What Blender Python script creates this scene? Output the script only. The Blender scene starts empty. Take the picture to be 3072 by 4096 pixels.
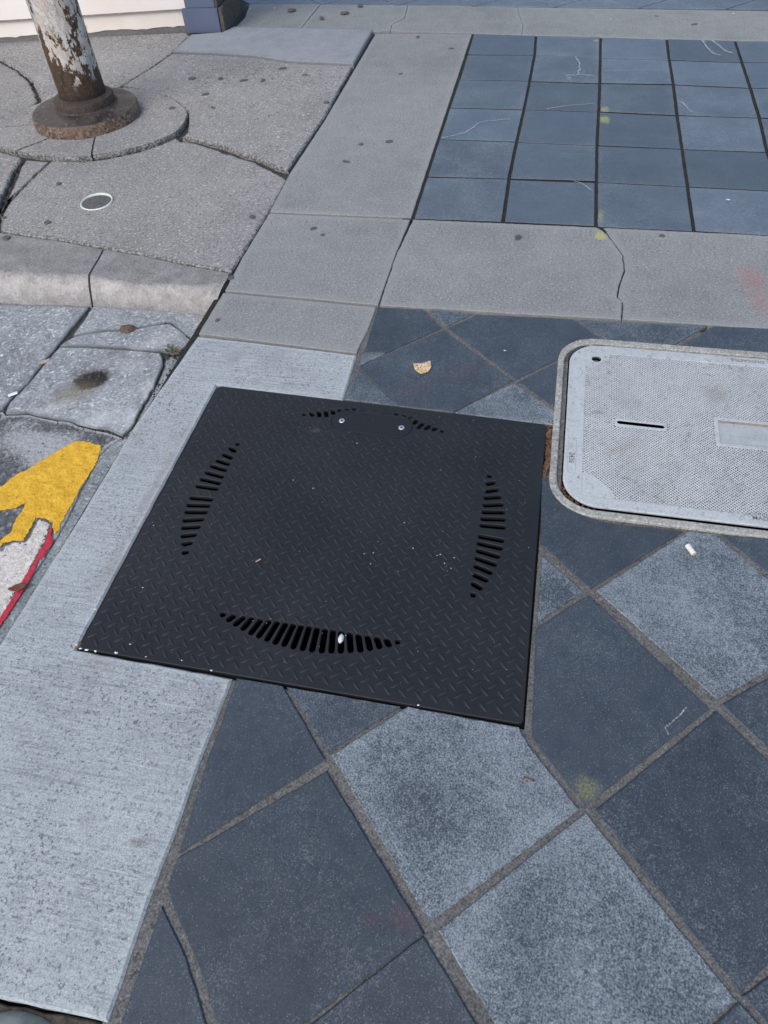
import bpy, bmesh, math, random
from mathutils import Vector, Matrix, noise
from mathutils.geometry import intersect_point_tri_2d

random.seed(7)
scene = bpy.context.scene
col = scene.collection

# ------------------------------------------------------------------ camera
CAM_LOC = (0.34502, -0.95134, 1.20548)
CAM_ROT = ((0.979083, -0.122154, 0.162711), (0.198208, 0.753197, -0.627222), (-0.045936, 0.646353, 0.761655))
LENS = 25.1852
cam_data = bpy.data.cameras.new('camera')
cam = bpy.data.objects.new('camera', cam_data)
col.objects.link(cam)
m = Matrix(CAM_ROT).to_4x4()
m.translation = CAM_LOC
cam.matrix_world = m
cam_data.sensor_fit = 'VERTICAL'
cam_data.sensor_height = 36
cam_data.lens = LENS
cam_data.clip_start = 0.02
cam_data.clip_end = 500
scene.camera = cam

# ------------------------------------------------------------------ light: open shade / hazy daylight
SUN_EL, SUN_AZ = math.radians(48), math.radians(200)      # azimuth clockwise from +Y
world = bpy.data.worlds.new('World')
scene.world = world
world.use_nodes = True
wn = world.node_tree
for n in list(wn.nodes): wn.nodes.remove(n)
wo = wn.nodes.new('ShaderNodeOutputWorld')
bg = wn.nodes.new('ShaderNodeBackground')
sky = wn.nodes.new('ShaderNodeTexSky')
sky.sky_type = 'NISHITA'
sky.sun_disc = False
sky.sun_elevation = SUN_EL
sky.sun_rotation = SUN_AZ
sky.air_density = 1.0
sky.dust_density = 2.5
sky.ozone_density = 1.0
bg.inputs['Strength'].default_value = 0.118
wn.links.new(sky.outputs[0], bg.inputs[0])
wn.links.new(bg.outputs[0], wo.inputs[0])
sun_data = bpy.data.lights.new('sun', 'SUN')
sun_data.energy = 1.0
sun_data.angle = math.radians(50)
sun_data.color = (1.0, 0.99, 0.955)
sun = bpy.data.objects.new('sun', sun_data)
col.objects.link(sun)
sd = Vector((math.sin(SUN_AZ) * math.cos(SUN_EL), math.cos(SUN_AZ) * math.cos(SUN_EL), math.sin(SUN_EL)))
sun.rotation_euler = sd.to_track_quat('Z', 'Y').to_euler()
scene.view_settings.view_transform = 'Standard'
scene.view_settings.look = 'None'
scene.view_settings.gamma = 1
scene.view_settings.use_curve_mapping = False
scene.view_settings.exposure = 0.80

# ------------------------------------------------------------------ surveyed ground plan (metres)
S = {
    'band_a': [(-0.591, 3.172), (-0.1005, 3.185), (-0.081, 1.336), (-0.5777, 1.322), (-0.5908, 1.614), (-0.5808, 2.087)],
    'band_b': [(-0.577, 1.309), (-0.0819, 1.323), (-0.0894, 1.089), (-0.0875, 0.82), (-0.5685, 0.8334), (-0.5768, 1.024)],
    'band_c': [(-0.5699, 0.8207), (-0.0904, 0.8078), (-0.0911, 0.696), (-0.1001, 0.5883), (-0.3941, 0.6044), (-0.5697, 0.6131)],
    'band_new': [(-0.5675, 0.6002), (-0.0978, 0.5784), (-0.0907, 0.3929), (-0.4373, 0.4015), (-0.4359, -0.3982), (-0.2726, -0.4009), (-0.1115, -0.4026), (-0.1144, -0.5746), (-0.1118, -0.6751), (-0.1142, -0.7849), (-0.1086, -0.9369), (-0.2753, -0.9407), (-0.5974, -0.9483), (-0.7254, -0.9358), (-0.6399, -0.7049), (-0.5909, -0.414), (-0.5873, -0.0708), (-0.5912, 0.2279), (-0.5778, 0.4199)],
    'far_a': [(-1.368, 3.222), (-1.371, 3.406), (-1.423, 3.644), (-1.011, 3.641), (-1.011, 3.213)],
    'far_b': [(-1.003, 3.64), (-0.5097, 3.639), (-0.4897, 3.418), (-0.5368, 3.326), (-0.5266, 3.225), (-0.6008, 3.208), (-1.004, 3.214)],
    'far_c': [(-0.5046, 3.64), (0.0891, 3.621), (0.1051, 3.513), (0.1408, 3.328), (0.1446, 3.188), (-0.1003, 3.203), (-0.5204, 3.218), (-0.5304, 3.319), (-0.4834, 3.411)],
    'far_d': [(0.094, 3.622), (1.342, 3.588), (1.854, 3.577), (1.801, 3.113), (1.286, 3.151), (0.8311, 3.16), (0.1494, 3.185), (0.1454, 3.329), (0.1099, 3.513)],
    'cross_a': [(-0.071, 1.324), (0.2576, 1.333), (0.5283, 1.34), (0.5504, 1.319), (0.5778, 1.261), (0.5973, 1.208), (0.6095, 1.174), (0.6127, 1.095), (0.5946, 0.9998), (0.5916, 0.9489), (0.6057, 0.9296), (0.6023, 0.8427), (0.3007, 0.8294), (0.0748, 0.8249), (-0.0829, 0.8182), (-0.0865, 1.089)],
    'cross_b': [(0.5546, 1.34), (0.8308, 1.345), (1.052, 1.348), (1.374, 1.355), (1.357, 0.8622), (0.9877, 0.8491), (0.6061, 0.8421), (0.6095, 0.9277), (0.5955, 0.9518), (0.5985, 0.9979), (0.6168, 1.093), (0.6136, 1.174), (0.6015, 1.211), (0.5806, 1.264)],
    'T1': [(-0.0828, 0.8041), (0.0448, 0.8093), (0.1091, 0.732), (-0.0247, 0.5989), (-0.0766, 0.5937)],
    'T2': [(0.0611, 0.8091), (0.1842, 0.8093), (0.1268, 0.7455)],
    'T3': [(0.1347, 0.7355), (0.2069, 0.8078), (0.4689, 0.8203), (0.5416, 0.7439), (0.3359, 0.5419)],
    'T4': [(-0.0776, 0.529), (0.1187, 0.7202), (0.3237, 0.5326), (0.1917, 0.3906), (0.0574, 0.3933)],
    'T5': [(-0.0782, 0.5832), (-0.0294, 0.59), (-0.0793, 0.5366)],
    'T6': [(-0.079, 0.513), (0.049, 0.3939), (-0.086, 0.399)],
    'T7': [(0.201, 0.3902), (0.3319, 0.5189), (0.4381, 0.4274), (0.4391, 0.3836)],
    'T8': [(0.3452, 0.5301), (0.4601, 0.6468), (0.4445, 0.5899), (0.4375, 0.5361), (0.4395, 0.4466)],
    'T8b': [(0.5454, 0.734), (0.5722, 0.7232), (0.5229, 0.6918)],
    'T9': [(0.4816, 0.8176), (0.8257, 0.8378), (0.737, 0.7439), (0.5771, 0.7259)],
    'T10': [(0.8484, 0.8366), (0.9871, 0.8448), (1.265, 0.8516), (1.307, 0.7451), (0.9734, 0.7387), (0.7543, 0.7362)],
    'T11': [(0.4336, 0.0071), (0.4244, 0.1993), (0.439, 0.1958), (0.4556, 0.1502), (0.48, 0.1171), (0.5041, 0.1036), (0.5473, 0.0882), (0.5925, 0.084), (0.691, 0.0886), (0.7182, 0.0892), (0.5329, -0.0853)],
    'T12': [(0.4385, -0.0276), (0.5161, -0.0982), (0.4369, -0.1825)],
    'T13': [(0.55, -0.0902), (0.732, 0.0877), (0.7841, 0.0913), (0.9687, -0.119), (0.7563, -0.2847)],
    'T13b': [(0.8016, 0.0916), (0.8906, 0.0988), (1.192, 0.1161), (1.224, 0.0747), (0.9918, -0.1018)],
    'T14': [(0.437, -0.1992), (0.5306, -0.1091), (0.7371, -0.3103), (0.5317, -0.5153), (0.4445, -0.4183)],
    'T15': [(0.7674, -0.2987), (0.9845, -0.1282), (1.172, -0.3224), (0.9638, -0.5001)],
    'T17': [(0.5342, -0.5317), (0.7363, -0.7422), (0.5288, -0.9415), (0.3312, -0.7378)],
    'T18': [(0.1111, -0.511), (0.2227, -0.403), (0.4159, -0.4066), (0.4354, -0.435), (0.5195, -0.5257), (0.3127, -0.7254)],
    'T19': [(0.0006, -0.4035), (0.2027, -0.404), (0.1, -0.5031)],
    'T20': [(-0.1003, -0.4035), (-0.0144, -0.4043), (0.0928, -0.5201), (-0.0924, -0.7051), (-0.0985, -0.5716)],
    'T21': [(-0.0901, -0.7187), (0.1055, -0.5436), (0.3029, -0.7463), (0.1594, -0.8837), (0.1141, -0.9454), (0.0431, -0.9025), (-0.0014, -0.8508), (-0.0219, -0.8294), (-0.0518, -0.8003), (-0.0886, -0.7604)],
    'T22': [(-0.0897, -0.7905), (-0.0308, -0.8454), (0.0225, -0.9098), (0.0738, -0.9634), (0.0497, -1.012), (-0.0778, -0.9939), (-0.0871, -0.9315)],
    'T23': [(0.3061, -0.7529), (0.3911, -0.8399), (0.438, -0.8903), (0.3198, -1.019), (0.1346, -0.9363), (0.1708, -0.8889)],
    'T24': [(0.744, -0.7493), (0.8697, -0.8589), (0.6663, -1.023), (0.5413, -0.9433)],
    'T25': [(0.755, -0.7363), (0.7857, -0.7111), (0.9162, -0.6086), (1.044, -0.7395), (0.8789, -0.8526)],
    'T16': [(0.7534, -0.317), (0.9507, -0.5161), (0.7465, -0.7309), (0.5529, -0.5224)],
    'plate': [(-0.4317, 0.4004), (0.4218, 0.3776), (0.424, -0.3982), (-0.4324, -0.3935)],
    'collar_o': [(1.019, 0.7353), (0.9729, 0.7347), (0.741, 0.7303), (0.5819, 0.7225), (0.542, 0.7067), (0.5062, 0.6773), (0.4749, 0.635), (0.4553, 0.5857), (0.4454, 0.5428), (0.4425, 0.4787), (0.4387, 0.3918), (0.4352, 0.2289), (0.4398, 0.2003), (0.4573, 0.1561), (0.4818, 0.1228), (0.505, 0.1091), (0.5482, 0.0936), (0.5925, 0.0904), (0.6913, 0.0937), (0.7969, 0.1009), (0.8914, 0.1052), (0.9287, 0.1076)],
    'collar_i': [(1.016, 0.7155), (0.9703, 0.7148), (0.6773, 0.7073), (0.5866, 0.6946), (0.5507, 0.6815), (0.5151, 0.6545), (0.4874, 0.6172), (0.47, 0.5707), (0.4635, 0.5269), (0.4563, 0.3945), (0.4488, 0.2505), (0.4547, 0.2143), (0.4654, 0.1799), (0.4869, 0.1469), (0.5174, 0.1245), (0.5646, 0.1108), (0.6925, 0.1185), (0.7989, 0.1229), (0.894, 0.1257), (0.9316, 0.1281)],
    'lid_pts': [(0.4752, 0.5564), (0.4698, 0.2493), (0.6178, 0.703), (0.9698, 0.7108), (0.5605, 0.1437), (0.6939, 0.1477), (0.7457, 0.1508), (0.8978, 0.1545), (0.4917, 0.6354), (0.5386, 0.6879), (0.4854, 0.1902), (0.5196, 0.1577), (0.4635, 0.2756), (0.4702, 0.5007)],
    'lid_hole': [(0.5367, 0.6457)],
    'lid_hole_r': [(0.5201, 0.6434), (0.5521, 0.6479)],
    'lid_slot': [(0.594, 0.4086), (0.6916, 0.4069)],
    'lid_slotframe': [(0.5843, 0.4272), (0.703, 0.4234), (0.6985, 0.3966), (0.5842, 0.3972)],
    'lid_recess': [(0.8193, 0.4509), (0.9367, 0.4554), (0.9265, 0.3764), (0.8195, 0.3707)],
    'lid_recess_in': [(0.8212, 0.4478), (0.9367, 0.4554)],
    'lid_recess_frame': [(0.8091, 0.4676), (0.9389, 0.4721), (0.9243, 0.3592), (0.8089, 0.3552)],
    'lid_grid': [(0.5615, 0.663), (0.9657, 0.6795), (0.8998, 0.1705), (0.5743, 0.1445), (0.5055, 0.2006), (0.505, 0.2208), (0.5134, 0.619)],
    'txt_old': [(0.866, 0.6962), (0.9399, 0.6969), (0.8632, 0.6783)],
    'txt_num': [(0.4928, 0.2832), (0.4876, 0.2476)],
    'txt_numbox': [(0.4818, 0.4598), (0.4942, 0.4582), (0.4915, 0.3619), (0.4805, 0.3651)],
    'txt_mad': [(0.8659, 0.1351), (0.8952, 0.1348), (0.8674, 0.1483)],
    'slots': [(-0.3071, 0.1954), (-0.3071, 0.1954), (-0.3185, 0.1781), (-0.3072, 0.1718), (-0.3268, 0.155), (-0.308, 0.1485), (-0.3352, 0.1339), (-0.3075, 0.1273), (-0.3423, 0.1142), (-0.3081, 0.1073), (-0.3469, 0.0921), (-0.3075, 0.0853), (-0.3512, 0.0699), (-0.3077, 0.0649), (-0.3529, 0.0475), (-0.3079, 0.0468), (-0.3536, 0.0112), (-0.3081, 0.0138), (-0.3521, -0.0107), (-0.308, -0.0054), (-0.3492, -0.031), (-0.3075, -0.0243), (-0.3442, -0.0548), (-0.3078, -0.0457), (-0.3389, -0.0754), (-0.3081, -0.0677), (-0.331, -0.0978), (-0.3084, -0.0901), (-0.3214, -0.119), (-0.3089, -0.1127), (-0.3115, -0.1402), (-0.3078, -0.1379), (0.3048, 0.1844), (0.3048, 0.1844), (0.3043, 0.1597), (0.3159, 0.1653), (0.305, 0.137), (0.3248, 0.1449), (0.3044, 0.1168), (0.3327, 0.1241), (0.3048, 0.0948), (0.3392, 0.1027), (0.3049, 0.075), (0.3439, 0.0809), (0.3044, 0.0553), (0.3475, 0.0606), (0.3045, 0.0365), (0.3498, 0.0388), (0.3047, 0.0057), (0.3499, 0.0026), (0.3049, -0.0132), (0.3481, -0.0184), (0.3049, -0.033), (0.3451, -0.0406), (0.3046, -0.053), (0.3406, -0.0622), (0.3051, -0.0737), (0.3343, -0.0837), (0.3052, -0.0957), (0.3271, -0.1039), (0.3051, -0.1184), (0.3183, -0.1249), (0.3069, -0.1441), (0.3069, -0.1441), (-0.1763, -0.2738), (-0.1763, -0.2738), (-0.1546, -0.2744), (-0.1601, -0.2826), (-0.1342, -0.2745), (-0.143, -0.29), (-0.1169, -0.2744), (-0.1251, -0.2965), (-0.0982, -0.2755), (-0.107, -0.3032), (-0.0806, -0.2749), (-0.0898, -0.3076), (-0.0635, -0.2745), (-0.0715, -0.3116), (-0.0464, -0.2747), (-0.0535, -0.3154), (-0.0303, -0.2748), (-0.0354, -0.3167), (-0.0142, -0.2748), (-0.0166, -0.3188), (0.002, -0.2748), (0.002, -0.3193), (0.0183, -0.2748), (0.0206, -0.319), (0.0344, -0.2748), (0.0395, -0.3177), (0.0505, -0.2748), (0.0578, -0.3149), (0.0672, -0.275), (0.0756, -0.3121), (0.0838, -0.2752), (0.0936, -0.3076), (0.1013, -0.2753), (0.1116, -0.3034), (0.1196, -0.2755), (0.1288, -0.297), (0.1381, -0.2754), (0.1459, -0.29), (0.1575, -0.2758), (0.1628, -0.283), (0.1783, -0.2748), (0.1783, -0.2748), (-0.1742, 0.3232), (-0.1742, 0.3232), (-0.1573, 0.3292), (-0.1526, 0.3236), (-0.1398, 0.3359), (-0.1342, 0.324), (-0.122, 0.3403), (-0.1164, 0.3261), (-0.1059, 0.3463), (-0.1024, 0.3386), (-0.0885, 0.3524), (-0.0865, 0.3474), (-0.0708, 0.3568), (-0.0701, 0.3557), (-0.053, 0.3612), (-0.053, 0.3612), (0.0555, 0.3582), (0.0555, 0.3582), (0.0749, 0.3548), (0.0732, 0.3511), (0.0929, 0.35), (0.0889, 0.342), (0.1088, 0.3428), (0.1048, 0.3326), (0.1263, 0.3347), (0.1186, 0.3191), (0.1433, 0.3289), (0.1368, 0.3174), (0.1602, 0.3231), (0.1555, 0.3169), (0.1758, 0.315), (0.1758, 0.315)],
    'cover': [(-0.062, 0.3182), (0.0651, 0.316), (-0.0743, 0.3135), (0.0764, 0.311)],
    'wall_base': [(-3.226, 2.777), (-2.611, 2.957), (-2.124, 3.058), (-1.618, 3.153)],
    'plinth': [(-1.604, 3.124), (-1.409, 3.139), (-1.389, 3.446)],
    'walk_left': [(-5.036, 2.085), (-2.606, 2.95), (-2.121, 3.051), (-1.62, 3.138), (-1.569, 3.089), (-1.565, 2.82), (-1.585, 2.634), (-1.635, 2.383), (-1.663, 2.287), (-1.766, 2.335), (-1.852, 2.29), (-1.885, 2.185), (-1.934, 2.181), (-2.005, 2.28), (-2.119, 2.426), (-2.285, 2.568), (-2.449, 2.688), (-2.597, 2.753), (-4.815, 1.91)],
    'walk_lower_left': [(-4.782, 1.884), (-2.58, 2.727), (-2.434, 2.662), (-2.283, 2.556), (-2.127, 2.414), (-2.013, 2.268), (-1.96, 2.19), (-1.957, 2.148), (-2.031, 1.989), (-2.1, 1.934), (-2.117, 1.837), (-4.316, 1.515)],
    'walk_right': [(-1.558, 2.814), (-1.314, 2.807), (-1.105, 2.78), (-0.9292, 2.721), (-0.6, 2.698), (-0.5856, 2.105), (-0.6022, 1.628), (-0.6645, 1.653), (-0.707, 1.688), (-0.7582, 1.719), (-0.807, 1.735), (-0.8808, 1.782), (-0.9287, 1.807), (-0.9927, 1.831), (-1.046, 1.857), (-1.104, 1.87), (-1.123, 1.868), (-1.117, 1.913), (-1.161, 2.04), (-1.2, 2.124), (-1.259, 2.195), (-1.365, 2.281), (-1.502, 2.337), (-1.628, 2.384), (-1.578, 2.635)],
    'walk_smooth': [(-1.561, 3.082), (-1.401, 3.125), (-1.368, 3.215), (-1.007, 3.206), (-0.6075, 3.193), (-0.5997, 2.716), (-0.9346, 2.74), (-1.111, 2.799), (-1.321, 2.826), (-1.561, 2.834)],
    'walk_front': [(-1.117, 1.838), (-1.093, 1.842), (-1.044, 1.829), (-0.9987, 1.805), (-0.9424, 1.78), (-0.897, 1.751), (-0.8673, 1.744), (-0.815, 1.714), (-0.7609, 1.693), (-0.7231, 1.663), (-0.6624, 1.622), (-0.6056, 1.579), (-0.5814, 1.552), (-0.579, 1.316), (-0.5826, 0.9331), (-0.6822, 0.9505), (-0.7971, 0.9723), (-0.8983, 0.9969), (-1.068, 1.023), (-1.236, 1.054), (-1.373, 1.069), (-1.49, 1.087), (-1.538, 1.173), (-1.567, 1.272), (-1.58, 1.435), (-1.583, 1.621), (-1.439, 1.626), (-1.361, 1.658), (-1.254, 1.731), (-1.188, 1.81), (-1.154, 1.874)],
    'walk_sliver': [(-1.589, 1.616), (-1.586, 1.435), (-1.576, 1.278), (-1.549, 1.185), (-1.558, 1.138), (-1.567, 1.22), (-1.594, 1.312), (-1.646, 1.467), (-1.68, 1.554), (-1.695, 1.623)],
    'walk_far_left': [(-4.288, 1.493), (-2.114, 1.813), (-2.009, 1.736), (-1.841, 1.672), (-1.76, 1.641), (-1.713, 1.629), (-1.704, 1.605), (-1.692, 1.553), (-1.68, 1.491), (-1.644, 1.402), (-1.621, 1.324), (-1.599, 1.269), (-1.578, 1.126), (-1.598, 1.084), (-3.961, 1.234)],
    'collar_ring': [(-1.19, 2.11), (-1.16, 2.011), (-1.157, 1.896), (-1.195, 1.826), (-1.262, 1.747), (-1.353, 1.684), (-1.447, 1.642), (-1.594, 1.64), (-1.708, 1.659), (-1.856, 1.697), (-1.999, 1.755), (-2.095, 1.829), (-2.08, 1.921), (-2.019, 1.97), (-1.938, 2.134), (-1.892, 2.233), (-1.761, 2.324), (-1.572, 2.354), (-1.451, 2.324), (-1.363, 2.276), (-1.259, 2.195)],
    'kerb_top': [(-3.938, 1.216), (-1.594, 1.078), (-1.483, 1.075), (-1.367, 1.06), (-1.232, 1.046), (-1.064, 1.015), (-0.8947, 0.9887), (-0.7939, 0.9644), (-0.6793, 0.9427), (-0.5867, 0.9273)],
    'kerb_lip': [(-3.516, 0.8819), (-1.52, 0.8527), (-1.349, 0.8514), (-1.183, 0.8528), (-1.04, 0.8598), (-0.9387, 0.8485), (-0.8562, 0.8405), (-0.7029, 0.8443), (-0.6048, 0.8672), (-0.5829, 0.8907)],
    'kerb_base': [(-3.178, 0.5428), (-1.496, 0.7544), (-1.336, 0.7701), (-1.177, 0.7831), (-1.024, 0.7954), (-0.9137, 0.7997), (-0.7832, 0.8017), (-0.7053, 0.8019), (-0.6154, 0.7965)],
    'gut_left': [(-3.169, 0.5356), (-1.495, 0.752), (-1.335, 0.7676), (-1.03, 0.7946), (-1.032, 0.7086), (-1.034, 0.5938), (-1.035, 0.5103), (-1.033, 0.4125), (-1.045, 0.3377), (-1.046, 0.2984), (-1.086, 0.258), (-2.585, 0.0734)],
    'gut_a': [(-1.02, 0.796), (-0.9137, 0.7997), (-0.7832, 0.8017), (-0.7053, 0.8019), (-0.6131, 0.7943), (-0.6154, 0.712), (-0.6332, 0.6769), (-0.6729, 0.7018), (-0.7332, 0.7488), (-0.771, 0.7364), (-0.8327, 0.7015), (-0.863, 0.6902), (-0.9168, 0.6828), (-0.9624, 0.6647), (-1.002, 0.6426), (-1.011, 0.6462), (-1.013, 0.7185)],
    'gut_b': [(-1, 0.6381), (-0.9601, 0.6602), (-0.9136, 0.6761), (-0.8599, 0.6834), (-0.8307, 0.6969), (-0.7681, 0.7295), (-0.7332, 0.7415), (-0.6884, 0.7139), (-0.6357, 0.6719), (-0.6377, 0.6397), (-0.6471, 0.6047), (-0.6693, 0.6016), (-0.7015, 0.6083), (-0.8235, 0.6048), (-0.9225, 0.6001), (-1.025, 0.5881), (-1.018, 0.6076)],
    'gut_c': [(-1.022, 0.5817), (-0.9183, 0.5916), (-0.8195, 0.5963), (-0.7026, 0.5969), (-0.6842, 0.5709), (-0.6709, 0.536), (-0.6593, 0.4423), (-0.6579, 0.3448), (-0.6518, 0.2863), (-0.6581, 0.2565), (-0.6605, 0.2472), (-0.7081, 0.2633), (-0.7561, 0.2651), (-0.7954, 0.2701), (-0.8262, 0.2821), (-0.8757, 0.284), (-0.9301, 0.289), (-0.9669, 0.2968), (-1.027, 0.2802), (-1.039, 0.3228), (-1.028, 0.4049), (-1.027, 0.5048)],
    'patch': [(-0.6543, 0.2482), (-0.6447, 0.2856), (-0.65, 0.3517), (-0.6527, 0.4432), (-0.6628, 0.5372), (-0.6762, 0.583), (-0.6313, 0.5981), (-0.6289, 0.4936), (-0.6433, 0.2913), (-0.6387, -0.0251), (-0.6416, -0.3888), (-0.645, -0.4865), (-0.6695, -0.4807), (-0.6741, -0.3346), (-0.666, -0.2331), (-0.6659, -0.1393), (-0.6701, -0.0303), (-0.6836, 0.0934), (-0.6914, 0.1662), (-0.6812, 0.2072)],
    'road': [(-2.576, 0.0666), (-1.083, 0.2528), (-1.042, 0.2913), (-1.024, 0.275), (-0.9629, 0.2898), (-0.9272, 0.2838), (-0.8729, 0.2788), (-0.8236, 0.2769), (-0.7928, 0.265), (-0.7536, 0.26), (-0.7048, 0.2566), (-0.6619, 0.2417), (-0.6849, 0.2066), (-0.695, 0.1657), (-0.6871, 0.0928), (-0.6735, -0.0308), (-0.6692, -0.1399), (-0.6691, -0.2336), (-0.6771, -0.3351), (-0.673, -0.4915), (-0.6856, -0.77), (-1.35, -0.7214)],
    'yellow_paint': [(-0.7004, 0.206), (-0.6893, 0.17), (-0.6834, 0.1341), (-0.6828, 0.1096), (-0.6835, 0.0806), (-0.6864, 0.0565), (-0.6831, 0.0184), (-0.6799, -0.0186), (-0.6765, -0.0574), (-0.6728, -0.0937), (-0.6844, -0.09), (-0.7025, -0.0588), (-0.7233, -0.052), (-0.7461, -0.0529), (-0.7425, -0.0854), (-0.7412, -0.1217), (-0.7647, -0.127), (-0.7848, -0.1358), (-0.785, -0.1496), (-0.7928, -0.1604), (-0.8042, -0.1377), (-0.7885, -0.1029), (-0.7977, -0.0598), (-0.7957, -0.0418), (-0.7984, -0.0153), (-0.8169, -0.0333), (-0.8472, -0.0457), (-0.9017, -0.0797), (-0.9477, -0.0271), (-0.8908, 0.0271), (-0.8749, 0.0729), (-0.8529, 0.096), (-0.8379, 0.1232), (-0.8032, 0.1815), (-0.7899, 0.1992), (-0.7826, 0.2109), (-0.7569, 0.2183), (-0.7289, 0.2103)],
    'white_paint': [(-0.7447, -0.0555), (-0.7218, -0.0547), (-0.7047, -0.0592), (-0.6948, -0.0819), (-0.6909, -0.1023), (-0.6884, -0.1349), (-0.6855, -0.1614), (-0.6837, -0.1978), (-0.6821, -0.2408), (-0.6823, -0.3209), (-0.6865, -0.4207), (-0.7282, -0.4062), (-0.8001, -0.1643), (-0.782, -0.1546), (-0.7814, -0.1394), (-0.7632, -0.1295), (-0.7376, -0.1239), (-0.7411, -0.088)],
    'red_paint': [(-0.6966, -0.0765), (-0.6904, -0.0811), (-0.6835, -0.0983), (-0.6714, -0.1074), (-0.6688, -0.1166), (-0.672, -0.139), (-0.6701, -0.1575), (-0.6761, -0.1678), (-0.6721, -0.21), (-0.6682, -0.2472), (-0.6698, -0.3045), (-0.671, -0.3398), (-0.6702, -0.4124), (-0.6837, -0.4115), (-0.6804, -0.324), (-0.6809, -0.2469), (-0.683, -0.199), (-0.6852, -0.164), (-0.6884, -0.1349), (-0.6899, -0.1063), (-0.6946, -0.0889)],
    'bed': [(-0.7735, -0.9407), (-0.6397, -0.9536), (-0.303, -0.9454), (-0.1292, -0.9403), (-0.09, -0.9784), (-0.0651, -1.119), (-0.7779, -1.218)],
    'stone': [(-0.2455, -0.9579), (-0.3151, -0.9661), (-0.2074, -0.9536), (-0.2552, -0.9664)],
    'leaf': [(0.0616, 0.5587), (0.1065, 0.5749), (0.1129, 0.5502), (0.1062, 0.5299), (0.0909, 0.518), (0.0724, 0.5327), (0.088, 0.5428)],
    'butt': [(0.7258, 0.0482), (0.7371, 0.0271)],
    'chip_slot': [(0.0687, -0.2874)],
    'paper_left': [(-1.052, 0.3447), (-1.038, 0.3648)],
    'litter_gap': [(0.4301, 0.3656), (0.4373, 0.3104), (0.4321, 0.2479), (0.4279, 0.2101), (0.4273, 0.2776)],
    'leaf_corner': [(-0.4418, -0.3868)],
    'leaf_red': [(-0.6792, -0.2478)],
    'leaf_joint': [(-1.033, 0.5063)],
    'twig': [(0.4319, -0.4919), (0.4509, -0.4923)],
    'clump': [(-0.851, 0.6942)],
    'weed': [(-0.6657, 0.5999)],
    'ring': [(-1.29, 1.306), (-1.176, 1.325), (-1.259, 1.365), (-1.207, 1.26)],
    'gum': [(-0.3941, 1.225), (-0.3521, 1.188), (-0.3771, 1.882), (-0.2708, 1.917), (-0.364, 3.133), (-0.1736, 2.975), (-0.9761, 2.489), (-1.066, 2.483), (-1.183, 2.498), (-1.189, 2.31), (-1.099, 2.167), (-1.322, 2.49), (-1.279, 2.143), (-0.9265, 2.643), (-0.7969, 2.569), (-0.6131, 2.259), (-1.138, 3.518), (-0.7693, 3.609), (-0.9318, 3.389), (-0.3997, 1.726), (-0.3598, 2.631), (0.2855, 1.25), (0.7317, 1.308), (-1.449, 1.437), (-1.229, 1.305), (-1.344, 1.155), (-0.6264, 1.275), (0.2837, 1.235), (-1.168, 3.193), (-0.9094, 2.999), (-0.825, 3.478), (-1.729, 2.013), (-0.5719, 0.9026), (-0.5368, 0.6808), (-1.437, 1.04), (-1.524, 1.171), (0.9743, 3.372), (0.7995, 3.495)],
    'gumr': [(-0.3801, 1.227), (-0.3382, 1.189), (-0.3606, 1.884), (-0.2544, 1.919), (-0.3429, 3.134), (-0.1535, 2.976), (-0.9564, 2.49), (-1.046, 2.485), (-1.163, 2.5), (-1.17, 2.311), (-1.08, 2.168), (-1.302, 2.491), (-1.26, 2.144), (-0.9064, 2.644), (-0.7772, 2.57), (-0.5949, 2.26), (-1.114, 3.518), (-0.7458, 3.609), (-0.9088, 3.39), (-0.3837, 1.727), (-0.3406, 2.632), (0.2986, 1.252), (0.7444, 1.309), (-1.433, 1.439), (-1.213, 1.307), (-1.328, 1.157), (-0.6118, 1.276), (0.2968, 1.237), (-1.145, 3.193), (-0.8879, 3.001), (-0.8019, 3.479), (-1.71, 2.015), (-0.5587, 0.9043), (-0.5245, 0.6825), (-1.422, 1.042), (-1.508, 1.173), (0.9938, 3.373), (0.8198, 3.496)],
    'yel': [(0.5213, 3.197), (0.5069, 3.117), (0.5499, 2.298), (0.5504, 2.197), (0.5394, 1.411), (0.5405, 1.288), (0.5356, -0.4897)],
    'red': [(0.9765, 1.097), (0.9811, 0.9786), (0.094, 0.4639), (0.208, 0.556), (0.2728, -0.7331), (0.2294, -0.7446)],
    'rust': [(-0.8491, 0.4494), (-0.8735, 0.3869), (-0.8415, 0.5887), (-0.851, 0.6942), (-1.093, 0.5243)],
    'chalk1': [(0.4152, 2.886), (0.4269, 2.841), (0.4386, 2.793), (0.4341, 2.754), (0.4403, 2.726), (0.431, 2.698), (0.4384, 2.67)],
    'chalk2': [(0.3788, 2.652), (0.3988, 2.655), (0.419, 2.651), (0.4419, 2.667), (0.4687, 2.657), (0.502, 2.652)],
    'chalk3': [(0.3788, 2.652), (0.4069, 2.613), (0.3868, 2.618), (0.4076, 2.59)],
    'chalk4': [(0.5379, 2.71), (0.6143, 2.724), (0.7136, 2.733), (0.8287, 2.748)],
    'chalk5': [(0.3126, 2.274), (0.3645, 2.297), (0.4073, 2.319), (0.4569, 2.329), (0.5063, 2.347)],
    'chalk6': [(0.8432, 2.396), (0.8558, 2.385), (0.8707, 2.335), (0.8855, 2.29), (0.9113, 2.281)],
    'chalk7': [(-0.0717, 1.96), (-0.0265, 1.986), (0.0175, 2.022), (0.0422, 2.071), (0.0559, 2.113), (0.0907, 2.135), (0.139, 2.15), (0.1812, 2.162)],
    'chalk8': [(0.991, 3.136), (1.004, 3.043), (1.025, 2.962), (1.055, 2.934)],
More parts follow.
